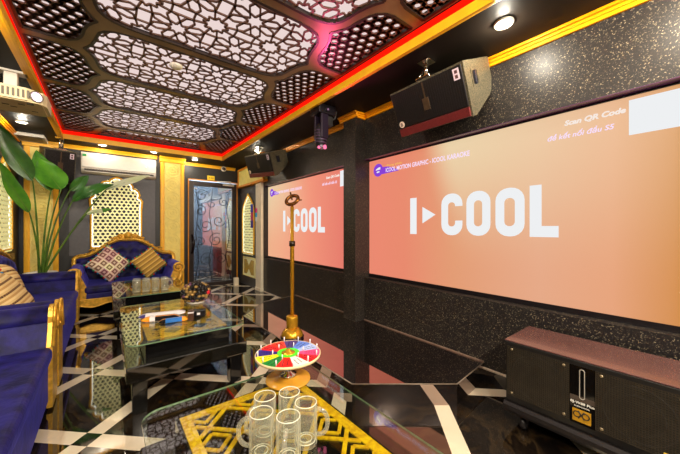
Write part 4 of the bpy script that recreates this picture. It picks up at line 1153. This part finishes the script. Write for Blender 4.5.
# ------------------------------------------------------------------ potted plant
PX, PY, PZ = -.70, 5.66, .60
t = thing('potted_plant', 'tall broad-leaved plant in a white pot in the back left corner', 'plant', (PX, PY, 0)); off = (PX, PY, 0)
b = M(off); b.lathe([(0, 0), (.12, 0), (.14, .03), (.155, .40), (.165, .575), (.170, .60), (.155, .60), (.150, .56), (0, .55)], 32, Matrix.Translation((PX, PY, 0))); b.build('pot', POT, t)
b = M(off); b.lathe([(0, .575), (.10, .573), (.150, .562)], 24, Matrix.Translation((PX, PY, 0)))
for k in range(60):
    a, r = random.random() * 2 * PI, .138 * math.sqrt(random.random()); b.ball((PX + r * math.cos(a), PY + r * math.sin(a), .573), .014 + .01 * random.random(), sub=1, sc=(1, 1, .6))
b.build('pebbles', SOIL, t)
def leaf(base, tip, width, facing, bend, m_, root, rise=.35, tipmat=None):
    B, T = Vector(base), Vector(tip); ax = (T - B); L = ax.length; ax.normalize()
    F = Vector(facing); F = (F - ax * F.dot(ax)).normalized(); S = ax.cross(F)
    n, mm = 16, 6; lf = M(off); rows = []
    for i in range(n + 1):
        s = i / n; w_ = width / 2 * (math.sin(PI * min(1, s ** .80)) ** .75) if 0 < i < n else .003
        c0 = B + ax * L * s + F * (bend * L * math.sin(PI * s))
        rows.append([lf.bm.verts.new(c0 + S * w_ * (k / mm * 2 - 1) + F * (.22 * w_ * abs(k / mm * 2 - 1) + .012 * math.sin(9 * s + 2 * k) * abs(k / mm * 2 - 1))) for k in range(mm + 1)])
    for i in range(n):
        for k in range(mm):
            f_ = lf.bm.faces.new((rows[i][k], rows[i + 1][k], rows[i + 1][k + 1], rows[i][k + 1])); f_.smooth = True
            if tipmat is not None and i > n * .6: f_.material_index = 1
    back = bmesh.ops.duplicate(lf.bm, geom=lf.bm.faces[:] + lf.bm.edges[:] + lf.bm.verts[:])
    for v in [g for g in back['geom'] if isinstance(g, bmesh.types.BMVert)]: v.co -= F * .003
    lo = lf.build('leaf', [m_, tipmat] if tipmat is not None else m_, t, recalc=False)
    p = M(off); rt = Vector(root); pts = []
    mid = Vector((rt.x + (B.x - rt.x) * rise, rt.y + (B.y - rt.y) * rise, rt.z + (B.z - rt.z) * .62))
    for k in range(15):
        s = k / 14; pts.append(rt * (1 - s) ** 2 + mid * 2 * s * (1 - s) + B * s * s)
    pts += [B + ax * L * q + F * (bend * L * math.sin(PI * q) - .004) for q in (.2, .4, .6, .8)]
    p.tube(pts, [.013 - .006 * k / 14 for k in range(15)] + [.006, .005, .004, .003], 8)
    p.build('stalk', STEM, lo)
FC = Vector((.45, -.9, .0))
leaf((-.735, 5.36, 1.80), (-.945, 4.95, 2.34), .27, FC + Vector((0, 0, .5)), -.06, LEAFD, (PX - .015, PY - .02, .57), .2)
leaf((-.755, 5.30, 1.39), (-.955, 5.02, 1.95), .16, FC + Vector((0, 0, .3)), -.04, LEAF, (PX + .0, PY - .04, .57), .3)
leaf((-.585, 5.52, 1.700), (-.735, 5.58, 2.23), .24, FC, -.05, LEAF, (PX + .01, PY, .57), .25)
leaf((-.480, 5.44, 1.715), (-.690, 5.50, 2.12), .31, FC, -.05, LEAF, (PX + .02, PY - .02, .57), .3)
leaf((-.375, 5.55, 1.575), (.08, 5.50, 1.84), .19, FC + Vector((0, 0, .9)), .10, LEAFD, (PX + .03, PY, .57), .45)
leaf((-.010, 5.50, 1.755), (.545, 5.60, 2.035), .12, FC + Vector((0, 0, .9)), .05, LEAFW, (PX + .035, PY - .02, .57), .5)
leaf((-.225, 5.55, 1.395), (.065, 5.55, 1.475), .085, FC + Vector((0, 0, .9)), .06, LEAFW, (PX + .035, PY + .02, .57), .5, LEAF)
leaf((-.415, 5.72, 1.735), (-.215, 5.80, 1.985), .15, FC, .05, LEAFD, (PX + .02, PY + .03, .57), .3)

# ------------------------------------------------------------------ coffee tables
def make_table(label, loc):
    t = thing('coffee_table', label, 'table', loc)
    hx, hy = .385, .605
    for sx in (-1, 1):
        for sy in (-1, 1):
            l = M(); cx, cy = sx * (hx - .075), sy * (hy - .075); l.box(cx - .042, cx + .042, cy - .042, cy + .042, .0005, .22, bev=.004); l.build('leg', LACQ, t)
    s = M(); s.box(-hx, hx, -hy, hy, .222, .318, bev=.006); s.box(-hx + .02, hx - .02, -hy + .02, hy - .02, .205, .222); s.build('lower_slab', SMOKE, t)
    bx, by = .275, .515
    b = M(); b.box(-bx, bx, -by, by, .318, .436, bev=.004); b.box(-bx - .004, bx + .004, -by - .004, by + .004, .372, .378); b.build('display_box', LACQ, t)
    g = M(); hxm, hym = .262, .500; z0, z1 = .436, .4405
    fw = .038
    for a, b_, c_, d_ in ((-hxm, hxm, -hym, -hym + fw), (-hxm, hxm, hym - fw, hym), (-hxm, -hxm + fw, -hym + fw, hym - fw), (hxm - fw, hxm, -hym + fw, hym - fw)): g.box(a, b_, c_, d_, z0, z1)
    inn = [(-hxm + fw, -hym + fw), (hxm - fw, -hym + fw), (hxm - fw, hym - fw), (-hxm + fw, hym - fw)]
    sp = .185
    for k in range(-8, 9):
        o = k * sp
        for d in (1, -1):
            for u, v in clip(inn, (-2, o - 2 * d), (2, o + 2 * d)): g.strip(u, v, .0080, z0, z1, XY)
    for i in range(-6, 7):
        for j in range(-8, 9):
            cx, cy = i * sp / 2, j * sp / 2
            if (i + j) % 2 == 0 or i % 2: continue
            for r_ in (.052,):
                q = [(cx + r_, cy), (cx, cy + r_), (cx - r_, cy), (cx, cy - r_)]
                for m_ in range(4):
                    for u, v in clip(inn, q[m_], q[(m_ + 1) % 4]): g.strip(u, v, .0068, z0, z1, XY)
    g.build('fretwork_mat', GOLDMAT, t)
    gl = M(); pl = rrect(-hx, hx, -hy, hy, .075, 7); gl.prism(pl, .445, .453, XY); gl.bm.faces.ensure_lookup_table()
    for f_ in gl.bm.faces:
        if len(f_.verts) == 4: f_.material_index = 1
    gl.build('glass_top', [TABGLASS, GLASSEDGE], t)
    return t
tb = make_table('near black glass topped coffee table holding mugs and the prize wheel', (.490, .820, 0))
dup(tb, (.480, 2.875, 0), 0, 'middle black glass topped coffee table holding snack packets')
dup(tb, (.440, 4.540, 0), 0, 'far black glass topped coffee table before the back sofa')
TZ = .453

# ------------------------------------------------------------------ prize wheel
t = thing('prize_wheel', 'tabletop prize wheel with coloured sectors standing behind the mugs', 'prize wheel', (.703, 1.300, TZ)); off = (.703, 1.30, TZ)
mW = Matrix.Translation((.703, 1.300, TZ))
b = M(off); b.lathe([(0, 0), (.106, 0), (.109, .004), (.107, .010), (.055, .013), (.050, .020), (.030, .024), (0, .024)], 40, mW); b.build('base', mat('tan lacquered wood', (196, 140, 44), .25, var=.12, scale=14), t)
b = M(off); b.lathe([(0, .022), (.040, .022), (.040, .030), (.018, .036), (.014, .060), (.014, .114), (.024, .121), (0, .121)], 20, mW); b.build('stem', CHROME, t)
SECT = [(214, 22, 30), (40, 24, 130), (240, 226, 20), (10, 130, 50), (230, 24, 24), (238, 234, 226), (220, 22, 30), (232, 70, 130), (170, 190, 240), (90, 130, 220), (70, 50, 120), (226, 50, 30)]
cols = [mat('sector colour %d' % i, c, .35, var=.04) for i, c in enumerate(SECT)] + [mat('wheel ink', (40, 30, 40), .5, var=.05), mat('wheel rim', (232, 206, 160), .35, var=.05)]
RW = .155; zd = .122
b = M(off); n = 12
for k in range(n):
    a0 = R(30 * k + 100); a1 = a0 + R(30)
    arc = [(RW * math.cos(a0 + (a1 - a0) * q / 6), RW * math.sin(a0 + (a1 - a0) * q / 6)) for q in range(7)]
    inn = [(.054 * math.cos(a1 - (a1 - a0) * q / 3), .054 * math.sin(a1 - (a1 - a0) * q / 3)) for q in range(4)]
    b.prism(arc + inn, zd, zd + .010, lambda x, y, h: (.703 + x, 1.30 + y, TZ + h), k)
    am = (a0 + a1) / 2
    for row in (-.010, .010):        # two lines of small writing strokes in every sector
        r_ = .085
        while r_ < .135:
            L_ = .007 + .006 * random.random(); 
            p0 = (r_ * math.cos(am) - row * math.sin(am), r_ * math.sin(am) + row * math.cos(am)); p1 = ((r_ + L_) * math.cos(am) - row * math.sin(am), (r_ + L_) * math.sin(am) + row * math.cos(am))
            b.strip(p0, p1, .0022, zd + .0102, zd + .0106, lambda x, y, h: (.703 + x, 1.30 + y, TZ + h), 12); r_ += L_ + .004
b.lathe([(RW, zd - .001), (RW + .004, zd - .001), (RW + .004, zd + .0105), (RW, zd + .0105)], 48, mW, mi=13, closed=True)
disc = b.build('disc', cols, t)
b = M(off); b.lathe([(.034, zd + .002), (.054, zd + .002), (.054, zd + .012), (.034, zd + .012)], 36, mW, closed=True, smooth=False); b.build('green_ring', mat('bright green ring', (80, 226, 40), .4, var=.04), disc)
b = M(off); b.lathe([(0, zd + .03), (.010, zd + .028), (.016, zd + .016), (.034, zd + .012), (.034, zd)], 24, mW); b.build('hub', BRASS, disc)
b = M(off)
for k in range(12):
    a = R(30 * k + 100); x, y = .703 + .145 * math.cos(a), 1.30 + .145 * math.sin(a); b.tube([(x, y, TZ + zd + .009), (x, y, TZ + zd + .036)], .0028, 8)
for k in range(6):
    a = R(60 * k + 100); x, y = .703 + .075 * math.cos(a), 1.30 + .075 * math.sin(a); b.tube([(x, y, TZ + zd + .009), (x, y, TZ + zd + .032)], .0026, 8)
b.build('pegs', mat('white peg', (226, 222, 226), .35, var=.03), disc)

# ------------------------------------------------------------------ glass mugs
def make_mug(label, loc, rotz, group):
    t = thing('beer_mug', label, 'mug', loc, rotz, group)
    r, h_ = .039, .143
    b = M(); b.lathe([(0, .0006), (r - .003, .0006), (r, .006), (r, h_ - .002), (r - .002, h_), (r - .0045, h_ - .002), (r - .0045, .026), (r - .010, .016), (0, .014)], 32); b.build('body', MUGGLASS, t)
    b = M(); pts = []
    for k in range(17):
        a = R(90 - 180 * k / 16); pts.append((r - .003 + .040 * max(0, math.cos(a)) ** .7, 0, .078 + .044 * math.sin(a)))
    b.tube(pts, .0072, 10); b.build('handle', HANDLEGLASS, t)
    b = M(); b.tube([((r - .0022) * math.cos(2 * PI * k / 32), (r - .0022) * math.sin(2 * PI * k / 32), h_) for k in range(32)], .0014, 6, closed=True); b.build('rim', RIMGLASS, t)
    b = M(); b.tube([((r - .006) * math.cos(2 * PI * k / 32), (r - .006) * math.sin(2 * PI * k / 32), .016) for k in range(32)], .0015, 6, closed=True); b.tube([((r - .018) * math.cos(2 * PI * k / 24), (r - .018) * math.sin(2 * PI * k / 24), .018) for k in range(24)], .0016, 6, closed=True); b.build('base_ring', RIMGLASS, t)
    return t
mug_g = 'glass beer mugs'
pts_m = [((.447, 1.000, TZ), R(190), 'clear beer mug at the back left of the near table cluster'), ((.528, .968, TZ), R(75), 'clear beer mug at the back of the cluster, nearest the wheel'),
         ((.542, .876, TZ), R(-42), 'clear beer mug at the right of the cluster with its handle outward'), ((.398, .918, TZ), R(140), 'clear beer mug at the front left of the cluster with its handle outward'),
         ((.458, .846, TZ), R(-128), 'clear beer mug at the front of the cluster with its handle toward the camera')]
mug0 = make_mug(pts_m[0][2], pts_m[0][0], pts_m[0][1], mug_g)
for l_, a, lb in pts_m[1:]: dup(mug0, l_, a, lb, mug_g)
k = 0
for i in range(4):
    for j in range(2):
        dup(mug0, (.270 + i * .092 + .012 * j, 4.12 + j * .125 - .022 * i, TZ), R(-100 + 12 * ((i * 3 + j) % 4)) if i < 3 else R(-10), 'small looking glass mug in the cluster on the far coffee table', 'mugs on the far table'); k += 1

# ------------------------------------------------------------------ things on the middle table
def packet(name, label, cat, c, yaw, L, W_, H, cols, stripes):
    b = M(); n = 14; top_, bot = [], []
    t_ = bmesh.new()
    for i in range(n + 1):
        s = i / n; hh = H * (min(1, math.sin(PI * min(1, max(0, s))) * 3)) * .5 + .002
        for sgn, lst in ((1, top_), (-1, bot)):
            lst.append([b.bm.verts.new((-L / 2 + L * s, W_ / 2 * (q - 2) / 2, H / 2 + sgn * hh * (1 - .35 * abs((q - 2) / 2) ** 3) * (1 if sgn > 0 else .98))) for q in range(5)])
    for i in range(n):
        mi = 0
        for a, z, m_ in stripes:
            if a <= (i + .5) / n < z: mi = m_
        for lst in (top_, bot):
            for q in range(4): f_ = b.bm.faces.new((lst[i][q], lst[i + 1][q], lst[i + 1][q + 1], lst[i][q + 1])); f_.material_index = mi if q != 1 or mi == 0 else (mi if len(cols) < 5 else 4); f_.smooth = True
        for q in (0, 4): f_ = b.bm.faces.new((top_[i][q], top_[i + 1][q], bot[i + 1][q], bot[i][q])); f_.material_index = mi
    for i in (0, n):
        for q in range(4): b.bm.faces.new((top_[i][q], top_[i][q + 1], bot[i][q + 1], bot[i][q]))
    t_.free()
    return tag(b.build(name, cols, loc=c, rotz=yaw), label, cat)
PW = mat('white packet film', (232, 226, 228), .3, var=.05); PO = mat('orange packet film', (244, 150, 20), .3, var=.08); PK = mat('black packet film', (18, 16, 20), .25, var=.1); PB = mat('blue packet film', (40, 110, 190), .3, var=.1); PN = mat('navy print', (50, 40, 120), .4, var=.1)
packet('tissue_packet', 'long white packet with navy print at the back of the middle table', 'packet', (.375, 2.90, TZ + .002), R(-12), .34, .075, .030, [PW, PN, PO, PK, PW], [(.0, .12, 1)])
packet('snack_packet', 'orange and white striped packet in front of the white packet', 'packet', (.345, 2.775, TZ + .002), R(-14), .26, .060, .034, [PW, PO, PK, PB, PO], [(.0, .18, 1), (.18, .38, 0), (.38, 1.0, 2)])
packet('snack_packet', 'dark blue and black packet with an orange corner', 'packet', (.420, 2.660, TZ + .002), R(-10), .20, .055, .030, [PB, PO, PK, PB, PO], [(0, .25, 2), (.25, .8, 0), (.8, 1.0, 1)])
b = M(); b.box(-.05, .05, -.035, .035, 0, .055, bev=.004); b.box(-.012, .012, -.0365, -.035, .02, .038, mi=1)
tag(b.build('small_box', [PK, PW], loc=(.615, 2.70, TZ + .001), rotz=R(-20)), 'small black box with a pale mark at the right of the packets', 'box')
b = M(); b.box(-.020, .020, -.015, .015, 0, .085, bev=.003); b.box(-.021, .021, -.016, .016, .06, .07, mi=1)
tag(b.build('lighter_box', [mat('dark brown carton', (70, 40, 26), .35, var=.15), PW], loc=(.535, 2.615, TZ + .001), rotz=R(-20)), 'upright dark brown carton beside the small black box', 'box')
# woven bowl ornament
t = thing('beaded_basket', 'dark and gold beaded ball basket at the back right of the middle table', 'basket', (.705, 3.22, TZ), 0)
b = M(); b.lathe([(0, .0006), (.075, .0006), (.085, .010), (.060, .016), (0, .016)], 24); b.build('base_plate', WHITEP, t)
b = M(); n = 0
for i in range(11):
    th = R(14 + 15 * i); m_ = max(5, int(21 * math.sin(th)))
    for k in range(m_):
        a = 2 * PI * (k + .5 * (i % 2)) / m_; rr = .125
        p = Vector((rr * math.sin(th) * math.cos(a), rr * math.sin(th) * math.sin(a), .105 + .092 * math.cos(th)))
        if p.z < .014: continue
        b.ball(p, .0155 + .004 * random.random(), mi=(0 if random.random() < .34 else (1 if random.random() < .85 else 2)), sub=1, sc=(1.15, 1.15, .9))
b.build('beads', [mat('pale gold bead', (176, 140, 78), .3, .3, var=.15), mat('black bead', (26, 22, 22), .25, var=.2), mat('mauve bead', (110, 66, 96), .3, var=.15)], t)
b = M(); b.ball((.085, -.085, .105), .026); b.build('red_bead', mat('red bead', (226, 10, 40), .3, var=.05), t)

# ------------------------------------------------------------------ microphone stand on the stage
t = thing('microphone_stand', 'slim brass microphone stand on the black stage before the far screen', 'microphone stand', (1.40, 2.51, SZ)); off = (1.40, 2.51, SZ)
mS = Matrix.Translation((1.40, 2.51, SZ))
b = M(off); b.lathe([(0, 0), (.105, 0), (.112, .008), (.112, .020), (.104, .026)], 36, mS); b.lathe([(.104, .026), (.100, .050), (.075, .085), (.050, .100), (0, .104)], 36, mS, mi=1)
b.build('base', [mat('dark base ring', (60, 44, 50), .2, .6, var=.1), BRASS], t)
b = M(off); b.lathe([(0, .098), (.052, .098), (.056, .106), (.056, .205), (.050, .214), (.020, .220), (0, .220)], 28, mS); b.build('collar', BRASS, t)
b = M(off); b.lathe([(0, .215), (.020, .215), (.020, .88), (.024, .885), (.024, .925), (.017, .93), (.017, 1.26), (0, 1.26)], 16, mS); b.build('pole', BRASS, t)
b = M(off); b.lathe([(.020, .878), (.029, .882), (.029, .928), (.020, .932)], 16, mS); b.build('height_clamp', mat('dark clamp', (46, 36, 26), .3, .5, var=.1), t)
b = M(off); cz = SZ + 1.325; n = 26
mt = Matrix.Translation((1.40, 2.51, cz)) @ Matrix.Rotation(R(-38), 4, 'Z') @ Matrix.Rotation(R(-24), 4, 'Y') @ Matrix.Rotation(R(62), 4, 'X')
b.tube([mt @ Vector((.060 * math.cos(2 * PI * k / n), .045 * math.sin(2 * PI * k / n), 0)) for k in range(n)], .017, 10, closed=True)
b.tube([(1.40, 2.51, SZ + 1.255), (1.40, 2.51, cz - .03)], .012, 10); b.tube([(1.40, 2.51, cz), (1.385, 2.52, cz + .075)], .008, 8); b.tube([mt @ Vector((.05, -.03, 0)), mt @ Vector((.085, -.05, .01))], .007, 8)
b.build('clip_ring', mat('copper brown clip', (128, 78, 30), .2, .85, var=.15), t)

# ------------------------------------------------------------------ lights
def spot(x, y, z, e, col=(1, .86, .64), size=110, blend=.6, r=.035, rot=(0, 0, 0)):
    l = bpy.data.lights.new('spot_lamp', 'SPOT'); l.energy = e; l.color = col; l.spot_size = R(size); l.spot_blend = blend; l.shadow_soft_size = r
    o = bpy.data.objects.new('spot_lamp', l); COL.objects.link(o); o.location = (x, y, z); o.rotation_euler = rot
    return o
def lamp(x, y, z, e, col=(1, .91, .74), r=.04):
    l = bpy.data.lights.new('downlight_fill_lamp', 'POINT'); l.energy = e; l.color = col; l.shadow_soft_size = r
    o = bpy.data.objects.new('downlight_fill_lamp', l); COL.objects.link(o); o.location = (x, y, z)
    return o
for (x, y, lb, on), e in zip(DL, (9, 7, 7, 10, 12, 14)): lamp(x, y, 2.470, e, r=.02)
for x, y, e, lb in ((-.75, 2.4, 38, 'added fill lamp above the near blue sofa along the left wall'), (-.75, .6, 90, 'added fill lamp above the near end of the left row of sofas'), (-.35, -1.15, 185, 'added fill lamp at the left of the row behind the viewer'),
                    (.6, -1.15, 195, 'added fill lamp in the middle of the row behind the viewer'), (1.55, -1.15, 185, 'added fill lamp at the right of the row behind the viewer'), (2.0, -.6, 60, 'added fill lamp in the near right corner of the black ceiling'), (1.86, .05, 18, 'added fill lamp above the right end of the near screen')):   # fill lamps out of view, added with fixtures to brighten the room
    t = thing('downlight', lb, 'downlight', (x, y, 2.485), group='recessed downlights')
    b = M(); b.lathe([(.036, .0145), (.056, .0145), (.058, .006), (.048, 0), (.038, .004)], 24); b.build('ring', WHITEP, t)
    b = M(); b.lathe([(0, .005), (.038, .005), (.038, .0145), (0, .0145)], 20, smooth=False); b.build('lens', LAMP, t)
    lamp(x, y, 2.42, e, r=.06)
# the room light above the lattice recess: the backlight panel carries it; stage spots tint the ceiling
def aim(src, dst, e, col, size):
    q = (Vector(dst) - Vector(src)).to_track_quat('-Z', 'Y').to_euler()
    return spot(*src, e, col, size, .8, .02, tuple(q))
aim((1.76, 2.42, 2.10), (1.40, 1.45, 2.6), 24, (1, .10, .32), 75)
aim((1.76, 2.72, 2.10), (.85, 3.0, 2.6), 7, (.85, .9, .12), 50)
aim((1.76, 2.72, 2.10), (-.05, 3.0, 2.6), 12, (.85, .9, .12), 22)
l = bpy.data.lights.new('passage_fill_lamp', 'POINT'); l.energy = 230; l.color = (.9, .95, 1); l.shadow_soft_size = .1  # no fitting behind it; added to brighten the passage through the glass
o = bpy.data.objects.new('passage_fill_lamp', l); COL.objects.link(o); o.location = (1.75, 6.80, 2.35)

# ------------------------------------------------------------------ world, camera, view
wd = bpy.data.worlds.new('World'); SC.world = wd; wd.use_nodes = True
wd.node_tree.nodes['Background'].inputs[0].default_value = (.05, .045, .04, 1); wd.node_tree.nodes['Background'].inputs[1].default_value = 0.5
cam = bpy.data.cameras.new('Camera'); co = bpy.data.objects.new('Camera', cam); COL.objects.link(co)
co.location = (0, 0, 1.2); co.rotation_euler = (R(90), 0, R(-38.36)); cam.sensor_width = 36; cam.lens = 295 / 680 * 36; cam.shift_y = 1 / 680; cam.clip_start = .02
SC.camera = co
SC.view_settings.view_transform = 'Standard'; SC.view_settings.look = 'None'; SC.view_settings.gamma = 1.0; SC.view_settings.exposure = 0.0; SC.view_settings.use_curve_mapping = False
SC.cycles.use_denoising = True
SC.cycles.max_bounces = 10; SC.cycles.transmission_bounces = 10; SC.cycles.transparent_max_bounces = 12; SC.cycles.sample_clamp_indirect = 4.0
